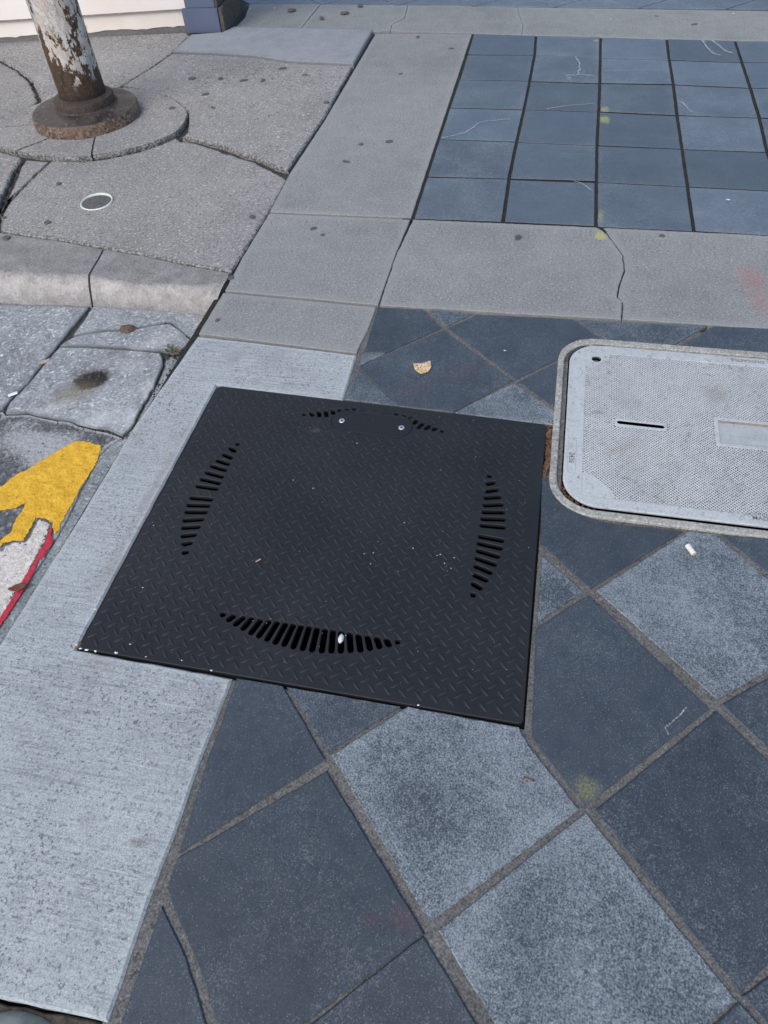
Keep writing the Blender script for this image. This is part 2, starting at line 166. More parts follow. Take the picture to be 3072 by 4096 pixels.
    'chalk9': [(1.033, 3.138), (1.06, 3.066), (1.081, 2.995), (1.111, 2.967)],
    'chalk10': [(0.6684, -0.3736), (0.664, -0.3604), (0.6829, -0.3398), (0.6884, -0.3345), (0.6968, -0.3229), (0.7024, -0.316)],
    'chalk11': [(0.4471, 1.65), (0.4795, 1.628), (0.5119, 1.579)],
    'chips': [(-0.4258, -0.3958), (-0.4117, -0.3964), (-0.3932, -0.3962), (-0.3524, -0.3921), (-0.4374, -0.3068), (-0.1548, -0.396), (0.239, -0.3949), (-0.4379, -0.3897)],
    'specks': [(0.1376, 0.0159), (0.0504, -0.0245), (0.0699, -0.0814), (0.0885, -0.0754), (0.0888, -0.1046), (0.1688, -0.0497), (0.2218, -0.0602), (0.2277, -0.0563), (0.2395, -0.0774), (0.2479, -0.0958), (0.2573, -0.0603), (0.2548, -0.0879), (0.092, -0.0445), (-0.0673, -0.0972), (0.1485, -0.1137), (0.0253, 0.227), (-0.0193, 0.2408), (-0.1381, 0.0998), (-0.0854, 0.0824), (-0.3626, -0.2415), (-0.4079, -0.0812), (-0.3322, -0.37), (-0.2902, -0.3905), (-0.2186, -0.3855)],
    'peach_chip': [(-0.1471, -0.1352)],
    'litter_bits': [(1.17, 3.535), (0.2964, 0.6479), (0.5717, 3.43), (-1.392, 3.552), (-1.252, 3.564), (0.9523, 1.563)],
    'conc_stain': [(-0.4227, 0.5162), (-0.1645, -0.7067), (-0.2635, -0.6888), (-0.4461, -0.2184), (-0.1225, -0.4653), (-0.3809, -0.416), (-0.4802, 0.4183), (-0.4349, 0.1124), (-0.4355, 0.5144)],
    'lid_stain': [(0.8258, 0.5493), (0.6006, 0.3199), (0.6255, 0.2603), (0.6218, 0.5193), (0.5436, 0.4363), (0.9733, 0.4889), (0.8534, 0.4978)],
    'cam_tiles': [(-0.0959, 3.185)],
    'gwhite': [(-0.6495, 0.4197), (-0.6572, 0.3131), (-0.7523, 0.2988), (-0.7432, 0.6364), (-0.8974, 0.3244), (-0.7682, 0.5264), (-0.9269, 0.2264), (-0.8957, 0.4869)],
}
GRID = [[(-0.0952, 3.186), (-0.0894, 2.895), (-0.0841, 2.578), (-0.083, 2.263), (-0.0809, 1.952), (-0.078, 1.634), (-0.0745, 1.329)],
        [(0.2182, 3.18), (0.2286, 2.907), (0.2283, 2.584), (0.2262, 2.27), (0.2219, 1.958), (0.2203, 1.648), (0.2272, 1.339)],
        [(0.5274, 3.171), (0.5277, 2.886), (0.5284, 2.577), (0.5269, 2.27), (0.5243, 1.955), (0.5256, 1.658), (0.5278, 1.345)],
        [(0.8338, 3.157), (0.8319, 2.877), (0.8337, 2.583), (0.8307, 2.258), (0.8311, 1.952), (0.8314, 1.652), (0.8316, 1.35)],
        [(1.139, 3.143), (1.14, 2.865), (1.141, 2.566), (1.138, 2.257), (1.128, 1.953)]]
DIAG_ORIGIN = (0.7493, -0.3067); DIAG_ANGLE = -0.79535; DIAG_SIZE = 0.30503

# ------------------------------------------------------------------ material helpers
class Mat:
    def __init__(s, name):
        s.m = bpy.data.materials.new(name)
        s.m.use_nodes = True
        s.t = s.m.node_tree
        for n in list(s.t.nodes): s.t.nodes.remove(n)
        s.out = s.t.nodes.new('ShaderNodeOutputMaterial')
        s.b = s.t.nodes.new('ShaderNodeBsdfPrincipled')
        s.t.links.new(s.b.outputs[0], s.out.inputs[0])
        g = s.t.nodes.new('ShaderNodeNewGeometry')
        s.pos = g.outputs['Position']
    def n(s, t): return s.t.nodes.new(t)
    def link(s, v, sock):
        if isinstance(v, (int, float)): sock.default_value = v
        elif isinstance(v, tuple): sock.default_value = v if len(v) == 4 or sock.type == 'VECTOR' else v + (1,)
        else: s.t.links.new(v, sock)
    def math(s, op, a, b=0.0, clamp=False):
        n = s.n('ShaderNodeMath'); n.operation = op; n.use_clamp = clamp
        s.link(a, n.inputs[0]); s.link(b, n.inputs[1]); return n.outputs[0]
    def map(s, v, a, b, c=0.0, d=1.0, smooth=False):
        n = s.n('ShaderNodeMapRange'); n.clamp = True
        if smooth: n.interpolation_type = 'SMOOTHSTEP'
        s.link(v, n.inputs[0]); s.link(a, n.inputs[1]); s.link(b, n.inputs[2]); s.link(c, n.inputs[3]); s.link(d, n.inputs[4])
        return n.outputs[0]
    def mapping(s, loc=(0,0,0), rot=0.0, sc=(1,1,1), rot3=None):
        n = s.n('ShaderNodeMapping'); s.link(s.pos, n.inputs[0])
        n.inputs[1].default_value = loc; n.inputs[2].default_value = rot3 or (0, 0, rot); n.inputs[3].default_value = sc
        return n.outputs[0]
    def noise(s, scale, detail=3, rough=0.55, vec=None, w=0.0):
        n = s.n('ShaderNodeTexNoise'); n.noise_dimensions = '4D'
        s.link(vec or s.pos, n.inputs['Vector']); n.inputs['W'].default_value = w
        n.inputs['Scale'].default_value = scale; n.inputs['Detail'].default_value = detail; n.inputs['Roughness'].default_value = rough
        return n.outputs[0]
    def vor(s, scale, vec=None, out=0, rnd=1.0):
        n = s.n('ShaderNodeTexVoronoi'); s.link(vec or s.pos, n.inputs['Vector'])
        n.inputs['Scale'].default_value = scale; n.inputs['Randomness'].default_value = rnd
        return n.outputs[out]
    def mix(s, f, a, b, mode='MIX'):
        n = s.n('ShaderNodeMix'); n.data_type = 'RGBA'; n.blend_type = mode
        s.link(f, n.inputs[0]); s.link(a, n.inputs[6]); s.link(b, n.inputs[7]); return n.outputs[2]
    def attr(s, name, obj=False):
        n = s.n('ShaderNodeAttribute'); n.attribute_name = name
        if obj: n.attribute_type = 'OBJECT'
        return n.outputs['Fac']
    def z(s):
        n = s.n('ShaderNodeSeparateXYZ'); s.link(s.pos, n.inputs[0]); return n.outputs[2]
    def blob(s, c, rx, ry, ang=0.0, soft=0.5, wob=0.35, wscale=25):
        """soft mask of a stain lying at c on the ground"""
        mp = s.n('ShaderNodeMapping'); mp.vector_type = 'TEXTURE'; s.link(s.pos, mp.inputs[0])
        mp.inputs[1].default_value = (c[0], c[1], 0); mp.inputs[2].default_value = (0, 0, ang); mp.inputs[3].default_value = (rx, ry, 50)
        ln = s.n('ShaderNodeVectorMath'); ln.operation = 'LENGTH'; s.link(mp.outputs[0], ln.inputs[0])
        d = ln.outputs['Value']
        if wob: d = s.math('ADD', d, s.math('MULTIPLY', s.math('SUBTRACT', s.noise(wscale, 4, 0.65), 0.5), wob * 2))
        return s.map(d, 1.0, 1.0 - soft, 0.0, 1.0, True)
    def bump(s, h, strength=0.3, dist=0.002):
        n = s.n('ShaderNodeBump'); n.inputs['Strength'].default_value = strength; n.inputs['Distance'].default_value = dist
        s.link(h, n.inputs['Height']); s.t.links.new(n.outputs[0], s.b.inputs['Normal'])
    def done(s, color, rough=0.8, spec=0.4, metal=0.0):
        s.link(color, s.b.inputs['Base Color']); s.link(rough, s.b.inputs['Roughness'])
        s.b.inputs['Specular IOR Level'].default_value = spec; s.b.inputs['Metallic'].default_value = metal
        return s.m
    def alpha(s, f): s.link(f, s.b.inputs['Alpha'])

def concrete(name, dark, light, speck=0.5, pits=0.5, white=0.35, brush=None, stains=(), edge_dirt=0.5, edge_white=0.0, fine=300, mott=0.35, bump=0.35, seed=0.0, rough_edge=0.0):
    k = Mat(name)
    big = k.noise(1.6, 4, 0.6, w=seed)
    mid = k.noise(14, 5, 0.65, w=seed)
    fin = k.noise(fine, 2, 0.6, w=seed)
    c = k.mix(k.map(k.math('ADD', k.math('MULTIPLY', big, 0.6), k.math('MULTIPLY', mid, 0.55)), 0.57 - mott * 0.5, 0.57 + mott * 0.5), dark, light)
    c = k.mix(k.map(k.noise(2.6, 5, .68, w=seed + 21), .50, .66, 0, .38), c, tuple(x * .72 for x in dark))
    # aggregate grain
    g = k.map(fin, 0.30, 0.70, 1 - speck, 1 + speck)
    cc = k.n('ShaderNodeCombineColor'); k.link(g, cc.inputs[0]); k.link(g, cc.inputs[1]); k.link(g, cc.inputs[2])
    c = k.mix(1.0, c, cc.outputs[0], 'MULTIPLY')
    if white:
        wm = k.math('MULTIPLY', k.map(k.noise(fine * 0.6, 3, 0.75, w=seed + 3), 0.55, 0.68), white)
        c = k.mix(wm, c, tuple(min(0.8, x * 2.1) for x in light))
    if pits:
        pv = k.noise(fine * 0.45, 3, 0.6, w=seed + 9)
        pm = k.math('MULTIPLY', k.map(pv, 0.555, 0.635), k.map(k.noise(5, 3, 0.6, w=seed + 1), 0.35, 0.65, 0.35, 1.0))
        c = k.mix(k.math('MULTIPLY', pm, pits), c, tuple(x * 0.35 for x in dark))
    if brush is not None:
        wob = k.mapping(rot=brush[0], sc=(brush[1], brush[2], 1))
        st = k.noise(1, 5, 0.75, wob, w=seed)
        st2 = k.noise(1, 4, 0.8, k.mapping(rot=brush[0], sc=(brush[1] * 5, brush[2] * 1.3, 1)), w=seed + 2)
        st3 = k.noise(1, 3, 0.7, k.mapping(rot=brush[0] + .012, sc=(brush[1] * .35, brush[2] * .55, 1)), w=seed + 6)
        patchy = k.map(k.noise(3.2, 4, .65, w=seed + 4), .38, .62, .15, 1.0)
        c = k.mix(k.math('MULTIPLY', k.math('MULTIPLY', k.map(st, 0.53, 0.64), patchy), .75), c, tuple(x * 0.5 for x in dark))
        c = k.mix(k.math('MULTIPLY', k.math('MULTIPLY', k.map(st2, 0.55, 0.62), k.map(k.noise(7, 4, .7, w=seed + 7), .42, .60, .1, 1.0)), .8), c, tuple(x * 0.42 for x in dark))
        c = k.mix(k.math('MULTIPLY', k.map(st3, .58, .66), .45), c, tuple(x * .55 for x in dark))
        c = k.mix(k.math('MULTIPLY', k.map(st, 0.47, 0.36), 0.4), c, tuple(min(.8, x * 1.22) for x in light))
    e = k.attr('edge')
    er = k.math('ADD', e, k.math('MULTIPLY', k.math('SUBTRACT', k.noise(60, 3, 0.6), 0.5), 0.9))
    if rough_edge:
        ec = k.mix(k.map(k.noise(110, 4, .75, w=6), .46, .56), tuple(x * .5 for x in dark), tuple(min(.8, x * 1.45) for x in light))
        c = k.mix(k.math('MULTIPLY', k.map(er, .42, .12), rough_edge), c, ec)
    if edge_dirt: c = k.mix(k.math('MULTIPLY', k.map(er, 0.75, 0.0), edge_dirt), c, tuple(x * 0.45 for x in dark))
    if edge_white: c = k.mix(k.math('MULTIPLY', k.map(er, 0.85, 0.2), edge_white), c, tuple(min(.8, x * 1.6) for x in light))
    for (p, rx, ry, ang, sc, st, soft) in stains:
        bm_ = k.math('MULTIPLY', k.blob(p, rx, ry, ang, soft, .8 if sc == YEL else .35, 45 if sc == YEL else 25), k.map(k.noise(fine * 0.8, 3, 0.7, w=4), 0.36, 0.62, st * 0.3, st))
        c = k.mix(bm_, c, sc)
    k.bump(k.math('ADD', k.math('MULTIPLY', fin, 0.6), mid), bump, 0.003)
    return k.done(c, 0.88, 0.3)

def slate(name, seed=0.0, stains=(), base=((.030,.041,.055),(.047,.060,.076)), rough=0.50):
    k = Mat(name)
    big = k.noise(4, 4, 0.6, w=seed); mid = k.noise(30, 4, 0.6, w=seed); fin = k.noise(420, 2, 0.6, w=seed)
    wh = k.attr('whiten', True)
    c = k.mix(k.map(k.math('ADD', k.math('MULTIPLY', big, 0.6), k.math('MULTIPLY', mid, 0.5)), 0.4, 0.72), base[0], base[1])
    tone = k.attr('tone', True)
    cc = k.n('ShaderNodeCombineColor'); tv = k.math('ADD', tone, 1.0)
    for i in range(3): k.link(tv, cc.inputs[i])
    c = k.mix(1.0, c, cc.outputs[0], 'MULTIPLY')
    # pale mineral bloom: clumps of fine grains, denser in patches and near the tile edges
    e = k.attr('edge')
    ring = k.math('MULTIPLY', k.map(e, .0, .12), k.map(e, 1.0, .35, 0, 1))            # a paler band just inside the edges
    patch = k.math('ADD', k.noise(6, 4, 0.62, w=seed + 5), k.math('MULTIPLY', ring, 0.06))
    thr = k.math('SUBTRACT', 0.79, k.math('ADD', k.math('MULTIPLY', patch, 0.31), k.math('MULTIPLY', wh, 0.155)))
    gr = k.math('ADD', k.math('MULTIPLY', k.noise(300, 3, 0.8, w=seed + 2), 0.72), k.math('MULTIPLY', k.noise(75, 4, 0.75, w=seed + 8), 0.28))
    mk = k.map(k.math('SUBTRACT', gr, thr), -0.085, 0.10)
    c = k.mix(k.math('MULTIPLY', mk, k.map(wh, 0, 1, 0.26, 0.80)), c, (.30,.345,.372))
    gl = k.map(k.noise(420, 3, .7, w=seed + 13), .34, .66, .72, 1.32)
    c3 = k.n('ShaderNodeCombineColor'); [k.link(gl, c3.inputs[i]) for i in range(3)]
    c = k.mix(1.0, c, c3.outputs[0], 'MULTIPLY')
    # tiny bright mica flecks
    sp = k.vor(240, out=0)
    c = k.mix(k.math('MULTIPLY', k.map(sp, 0.26, 0.06), k.map(k.noise(90, 2, 0.6), 0.46, 0.60, 0.03, 0.42)), c, (.45,.47,.48))
    for (p, rx, ry, ang, sc, st, soft) in stains:
        c = k.mix(k.math('MULTIPLY', k.blob(p, rx, ry, ang, soft, .8 if sc[1] > .2 else .35, 45 if sc[1] > .2 else 25), k.map(k.noise(260, 3, .75, w=2), 0.42, 0.58, st * 0.12, st)), c, sc)
    k.bump(k.math('ADD', k.math('MULTIPLY', fin, 0.5), mid), 0.22, 0.002)
    return k.done(c, k.map(mid, 0.3, 0.7, rough - 0.06, rough + 0.12), 0.42)

# ------------------------------------------------------------------ mesh helpers
def tag(o, label=None, cat=None, group=None, kind=None):
    if label: o['label'] = label
    if cat: o['category'] = cat
    if group: o['group'] = group
    if kind: o['kind'] = kind
    return o

def link(name, mesh, mat=None, parent=None):
    o = bpy.data.objects.new(name, mesh)
    col.objects.link(o)
    if mat and mesh is not None and len(mesh.materials) == 0: mesh.materials.append(mat)
    if parent: o.parent = parent
    return o

def mesh_obj(name, verts, faces, mat, parent=None, edge=None, smooth=False):
    me = bpy.data.meshes.new(name)
    me.from_pydata([tuple(v) for v in verts], [], faces)
    if edge is not None:
        at = me.attributes.new('edge', 'FLOAT', 'POINT')
        at.data.foreach_set('value', edge)
    me.validate(); me.update()
    if smooth: me.polygons.foreach_set('use_smooth', [True] * len(me.polygons))
    return link(name, me, mat, parent)

def empty(name, loc):
    o = bpy.data.objects.new(name, None); o.location = loc; o.empty_display_size = 0.05
    col.objects.link(o); return o

def under(o, parent):
    """parent o, keeping it where it stands"""
    o.parent = parent
    o.matrix_parent_inverse = Matrix.Translation(parent.location).inverted()
    return o

def area(p): return 0.5 * sum(p[i][0] * p[(i + 1) % len(p)][1] - p[(i + 1) % len(p)][0] * p[i][1] for i in range(len(p)))
def ccw(p): return list(p) if area(p) > 0 else list(p)[::-1]
def perim(p): return sum(math.dist(p[i], p[(i + 1) % len(p)]) for i in range(len(p)))

def refine(p, seg, jit, freq=38, closed=True):
    out = []
    n = len(p)
    for i in range(n if closed else n - 1):
        a, b = p[i], p[(i + 1) % n]
        k = max(1, int(math.dist(a, b) / seg))
        for j in range(k):
            t = j / k
            out.append((a[0] + (b[0] - a[0]) * t, a[1] + (b[1] - a[1]) * t))
    if not closed: out.append(p[-1])
    if jit:
        r = []
        for x, y in out:
            v = noise.noise_vector(Vector((x * freq, y * freq, 1.3))) * jit + noise.noise_vector(Vector((x * freq * 3.1, y * freq * 3.1, 5.3))) * jit * 0.6
            r.append((x + v.x, y + v.y))
        out = r
    return out

def offset(p, d):
    n = len(p); out = []
    for i in range(n):
        a, b, c = p[i - 1], p[i], p[(i + 1) % n]
        e1 = Vector((b[0] - a[0], b[1] - a[1])); e2 = Vector((c[0] - b[0], c[1] - b[1]))
        if e1.length < 1e-7 or e2.length < 1e-7: out.append(b); continue
        e1.normalize(); e2.normalize()
        n1 = Vector((-e1.y, e1.x)); n2 = Vector((-e2.y, e2.x)); q = n1 + n2
        if q.length < 0.2: q = n1
        else: q = q / max(0.45, q.length_squared / 2)
        out.append((b[0] + q.x * d, b[1] + q.y * d))
    return out

def inset_pair(poly, seg, jit, freq, d):
    """refined outline and a matching inner outline that never crosses itself"""
    poly = ccw(poly)
    d = min(d, 0.45 * abs(area(poly)) / perim(poly))
    for _ in range(9):
        q = offset(poly, d); ok = True
        for i in range(len(poly)):
            a, b = poly[i], poly[(i + 1) % len(poly)]; u, w = q[i], q[(i + 1) % len(poly)]
            if (b[0] - a[0]) * (w[0] - u[0]) + (b[1] - a[1]) * (w[1] - u[1]) <= 0: ok = False
        if ok: break
        d *= 0.6
    inner = []
    for i in range(len(poly)):
        a, b = poly[i], poly[(i + 1) % len(poly)]; u, w = q[i], q[(i + 1) % len(poly)]
        k = max(1, int(math.dist(a, b) / seg))
        for j in range(k): inner.append((u[0] + (w[0] - u[0]) * j / k, u[1] + (w[1] - u[1]) * j / k))
    return refine(poly, seg, jit, freq), inner, d

def slab(name, poly, mat, parent, z=0.0, th=0.04, cham=0.002, jit=0.0008, seg=0.025, inset=0.02, freq=38, tilt=0.0, shrink=0.0, side=None):
    if shrink: poly = offset(ccw(poly), shrink)
    p, r3, inset = inset_pair(poly, seg, jit, freq, inset + cham)
    t_ = min(0.45, cham / max(inset, 1e-4))
    r2 = [(a[0] + (b[0] - a[0]) * t_, a[1] + (b[1] - a[1]) * t_) for a, b in zip(p, r3)]
    cx = sum(q[0] for q in p) / len(p); cy = sum(q[1] for q in p) / len(p)
    ta, tb = random.uniform(-tilt, tilt), random.uniform(-tilt, tilt)
    zz = lambda q: z + (q[0] - cx) * ta + (q[1] - cy) * tb
    n = len(p); v = []; e = []
    for q in p: v.append((q[0], q[1], z - th)); e.append(0)
    for q in p: v.append((q[0], q[1], zz(q) - cham)); e.append(0)
    for q in r2: v.append((q[0], q[1], zz(q))); e.append(0.0)
    for q in r3: v.append((q[0], q[1], zz(q))); e.append(1)
    f = []
    for k in range(3):
        for i in range(n):
            j = (i + 1) % n
            f.append((k * n + i, k * n + j, (k + 1) * n + j, (k + 1) * n + i))
    f.append(tuple(range(3 * n, 4 * n)))
    o = mesh_obj(name, v, f, mat, parent, e)
    if side:
        o.data.materials.append(side)
        for pg in o.data.polygons:
            if max(o.data.vertices[q].co.z for q in pg.vertices) - min(o.data.vertices[q].co.z for q in pg.vertices) > th * .4: pg.material_index = 1
    return o

def sheet(name, poly, mat, parent, z, jit=0.002, seg=0.02, inset=0.015, freq=60):
    p, r, inset = inset_pair(poly, seg, jit, freq, inset)
    n = len(p)
    v = [(q[0], q[1], z) for q in p] + [(q[0], q[1], z) for q in r]
    f = [(i, (i + 1) % n, n + (i + 1) % n, n + i) for i in range(n)] + [tuple(range(n, 2 * n))]
    return mesh_obj(name, v, f, mat, parent, [0.0] * n + [1.0] * n)

def curve_solid(name, outer, holes, z0, z1, mat, parent=None, bevel=0.0, res=1):
    cu = bpy.data.curves.new(name, 'CURVE'); cu.dimensions = '2D'; cu.fill_mode = 'BOTH'
    for poly in [outer] + list(holes):
        s = cu.splines.new('POLY'); s.points.add(len(poly) - 1)
        for i, q in enumerate(poly): s.points[i].co = (q[0], q[1], 0, 1)
        s.use_cyclic_u = True
    cu.extrude = max(0.0, (z1 - z0) / 2 - bevel); cu.bevel_depth = bevel; cu.bevel_resolution = res; cu.offset = -bevel
    tmp = bpy.data.objects.new('tmp', cu); col.objects.link(tmp)
    dg = bpy.context.evaluated_depsgraph_get()
    me = bpy.data.meshes.new_from_object(tmp.evaluated_get(dg))
    bpy.data.objects.remove(tmp); bpy.data.curves.remove(cu)
    me.name = name
    for v in me.vertices: v.co.z += (z0 + z1) / 2
    me.materials.clear()
    return link(name, me, mat, parent)

def rrect(x0, y0, x1, y1, r, n=8):
    out = []
    for cx, cy, a0 in ((x1 - r, y1 - r, 0), (x0 + r, y1 - r, 90), (x0 + r, y0 + r, 180), (x1 - r, y0 + r, 270)):
        for i in range(n + 1):
            a = math.radians(a0 + 90 * i / n); out.append((cx + r * math.cos(a), cy + r * math.sin(a)))
    return out

def stadium(a, b, r, n=7):
    d = Vector((b[0] - a[0], b[1] - a[1])); th = math.atan2(d.y, d.x) if d.length > 1e-6 else 0.0
    out = []
    for c, a0 in ((b, th - math.pi / 2), (a, th + math.pi / 2)):
        for i in range(n + 1):
            t = a0 + math.pi * i / n; out.append((c[0] + r * math.cos(t), c[1] + r * math.sin(t)))
    return out

def inside(p, poly):
    c = False; n = len(poly); x, y = p
    for i in range(n):
        x1, y1 = poly[i]; x2, y2 = poly[(i + 1) % n]
        if (y1 > y) != (y2 > y) and x < (x2 - x1) * (y - y1) / (y2 - y1) + x1: c = not c
    return c

def lathe(name, prof, mat, parent, center=(0, 0), seg=48, lean=(0, 0), wob=0.0, smooth=True):
    v, f = [], []
    for r, z in prof:
        for i in range(seg):
            a = 2 * math.pi * i / seg
            rr = r * (1 + wob * noise.noise(Vector((math.cos(a) * 2.2, math.sin(a) * 2.2, z * 14))))
            v.append((center[0] + rr * math.cos(a) + lean[0] * z, center[1] + rr * math.sin(a) + lean[1] * z, z))
    for k in range(len(prof) - 1):
        for i in range(seg):
            j = (i + 1) % seg
            f.append((k * seg + i, k * seg + j, (k + 1) * seg + j, (k + 1) * seg + i))
    f.append(tuple(range(seg))[::-1]); f.append(tuple((len(prof) - 1) * seg + i for i in range(seg)))
    o = mesh_obj(name, v, f, mat, parent)
    if smooth:
        me = o.data
        me.polygons.foreach_set('use_smooth', [True] * len(me.polygons))
        me.set_sharp_from_angle(angle=math.radians(38))
    return o

def box(name, x0, x1, y0, y1, z0, z1, mat, parent=None, rot=None, bev=0.0):
    bm = bmesh.new(); bmesh.ops.create_cube(bm, size=1)
    for w in bm.verts: w.co = Vector(((x0 + x1) / 2 + w.co.x * (x1 - x0), (y0 + y1) / 2 + w.co.y * (y1 - y0), (z0 + z1) / 2 + w.co.z * (z1 - z0)))
    if bev: bmesh.ops.bevel(bm, geom=list(bm.edges), offset=bev, segments=2, affect='EDGES')
    if rot: bmesh.ops.transform(bm, matrix=rot, verts=bm.verts)
    me = bpy.data.meshes.new(name); bm.to_mesh(me); bm.free()
    return link(name, me, mat, parent)

def ribbon(name, pts, w, mat, parent, z):
    p = refine(pts, 0.012, 0.0015, 80, closed=False)
    v, f, e = [], [], []
    for i, q in enumerate(p):
        a, b = p[max(0, i - 1)], p[min(len(p) - 1, i + 1)]
        d = Vector((b[0] - a[0], b[1] - a[1])); d.normalize()
        ww = w * (0.4 + 0.9 * abs(noise.noise(Vector((q[0] * 60, q[1] * 60, 3)))))
        v += [(q[0] - d.y * ww, q[1] + d.x * ww, z), (q[0], q[1], z), (q[0] + d.y * ww, q[1] - d.x * ww, z)]; e += [0, 1, 0]
        if i: k = 3 * i; f += [(k - 3, k, k + 1, k - 2), (k - 2, k + 1, k + 2, k - 1)]
    return mesh_obj(name, v, f, mat, parent, e)

# ------------------------------------------------------------------ materials
def at(n, i=0): return S[n][i]
YEL = (.42, .40, .10); RED = (.20, .05, .07)
yel = [(at('yel', 0), .020, .018, 0, YEL, .75, .7), (at('yel', 1), .018, .03, 0.3, YEL, .8, .8), (at('yel', 2), .022, .042, 0, YEL, .8, .8), (at('yel', 3), .028, .05, 0, YEL, .85, .7),
       (at('yel', 4), .02, .07, 0, YEL, .5, .9), (at('yel', 5), .026, .035, 0, YEL, .95, .7)]
band_old_mat = concrete('cast concrete band', (.168,.175,.174), (.252,.259,.254), speck=.34, pits=.5, white=.6, fine=220, mott=.5, edge_dirt=.35, edge_white=.25, stains=yel + [(at('red', 0), .06, .10, .2, (.30,.12,.13), .62, .9), (at('red', 1), .05, .10, .1, (.30,.12,.13), .5, .9)], seed=1)
cs = S['conc_stain']
new_mat = concrete('brushed pale concrete', (.243,.272,.284), (.382,.414,.426), speck=.34, pits=.95, white=.3, fine=430, mott=.55, edge_dirt=.1, edge_white=.16, brush=(0.09, 9, 190), bump=.4,
                   stains=[(cs[0], .03, .05, -.5, (.17,.165,.16), .5, .9), (cs[1], .022, .012, .2, (.13,.115,.10), .75, .8), (cs[2], .03, .02, 0, (.2,.19,.185), .4, .9), (cs[3], .05, .10, -.2, (.2,.20,.205), .45, .95),
                           (cs[4], .05, .03, 0, (.17,.17,.175), .55, .9), (cs[5], .05, .04, 0, (.25,.2,.17), .35, .9), (cs[6], .02, .02, 0, (.2,.19,.18), .5, .9), ((-.452, .0), .022, .38, 0, (.21,.20,.185), .55, .9)], seed=2)
old_mat = concrete('old exposed sidewalk concrete', (.168,.167,.165), (.288,.283,.275), speck=.36, pits=.7, white=.75, fine=160, mott=.6, edge_dirt=.35, bump=.7, seed=3, rough_edge=.9)
smooth_mat = concrete('patched smooth concrete', (.19,.205,.22), (.30,.32,.335), speck=.16, pits=.25, white=.2, fine=230, mott=.4, edge_dirt=.3, seed=4)
gut_mat = concrete('stained gutter concrete', (.145,.158,.170), (.335,.355,.365), speck=.35, pits=.55, white=.75, fine=150, mott=.36, edge_dirt=.8, edge_white=.12, bump=.7, rough_edge=.25,
                   stains=[(at('rust', 0), .11, .085, .6, (.06,.05,.044), .8, .95), (at('rust', 0), .060, .050, .5, (.020,.015,.012), 1.0, .40), (at('rust', 0), .050, .042, .5, (.012,.010,.009), 1.0, .30), (at('rust', 0), .046, .038, .5, (.012,.010,.009), 1.0, .30), (at('rust', 1), .10, .07, .8, (.16,.13,.075), .75, .95),
                           (at('rust', 2), .06, .03, .2, (.10,.075,.065), .6, .9), (at('rust', 3), .035, .028, 0, (.075,.055,.045), .75, .9), (at('rust', 4), .03, .03, 0, (.09,.075,.07), .6, .9)] + [(at('gwhite', i), rx, ry, .6, (.46,.49,.50), st, .9) for i, rx, ry, st in ((0, .05, .10, .8), (1, .06, .06, .8), (2, .09, .04, .7), (3, .10, .04, .5), (4, .07, .03, .6), (5, .07, .06, .4))] + [(at('gwhite', 7), .05, .05, 0, (.09,.085,.08), .45, .95)], seed=5)
patch_mat = concrete('ragged cement patch', (.11,.13,.14), (.27,.30,.31), speck=.5, pits=.5, white=.5, fine=150, mott=.4, edge_dirt=.6, bump=.9, seed=6)
far_mat = band_old_mat

# diagonal and grid slate
slate_mat = slate('blue grey slate', 0.0, [((at('yel', 6)[0], at('yel', 6)[1]), .030, .030, 0, (.26, .26, .10), .6, .8), (at('red', 2), .05, .10, -.9, (.075,.045,.055), .5, .95), (at('red', 3), .05, .10, -.9, (.075,.045,.055), .45, .95), (at('red', 4), .035, .03, .3, (.095,.042,.055), .65, .9), (at('red', 5), .03, .02, .3, (.09,.045,.055), .5, .9)])
slate_grid_mat = slate('honed slate', 3.0, yel, ((.058,.079,.104),(.088,.113,.140)), 0.48)

def simple(name, c1, c2, scale=60, rough=0.8, bump=0.3, spec=0.3, w=0.0, metal=0.0):
    k = Mat(name)
    f = k.noise(scale, 4, 0.65, w=w)
    k.bump(f, bump, 0.003)
    return k.done(k.mix(k.map(f, 0.32, 0.68), c1, c2), rough, spec, metal)

mortar_mat = concrete('sandy mortar', (.080,.081,.079), (.145,.144,.139), speck=.5, pits=.7, white=.5, fine=240, mott=.5, edge_dirt=0, bump=.9, seed=7)
dirt_mat = simple('dark joint dirt', (.010,.010,.009), (.035,.032,.028), 120, .95, .8)
crack_mat = simple('gritty crack fill', (.016,.015,.013), (.075,.07,.062), 90, .95, .9)
pit_mat = simple('near-black recess shade', (.006,.006,.006), (.014,.014,.013), 20, .95)  # near-black colour carries the darkness inside the pits and screw sockets
asph_ground = simple('asphalt ground', (.035,.036,.038), (.07,.07,.072), 150, .9, .6)

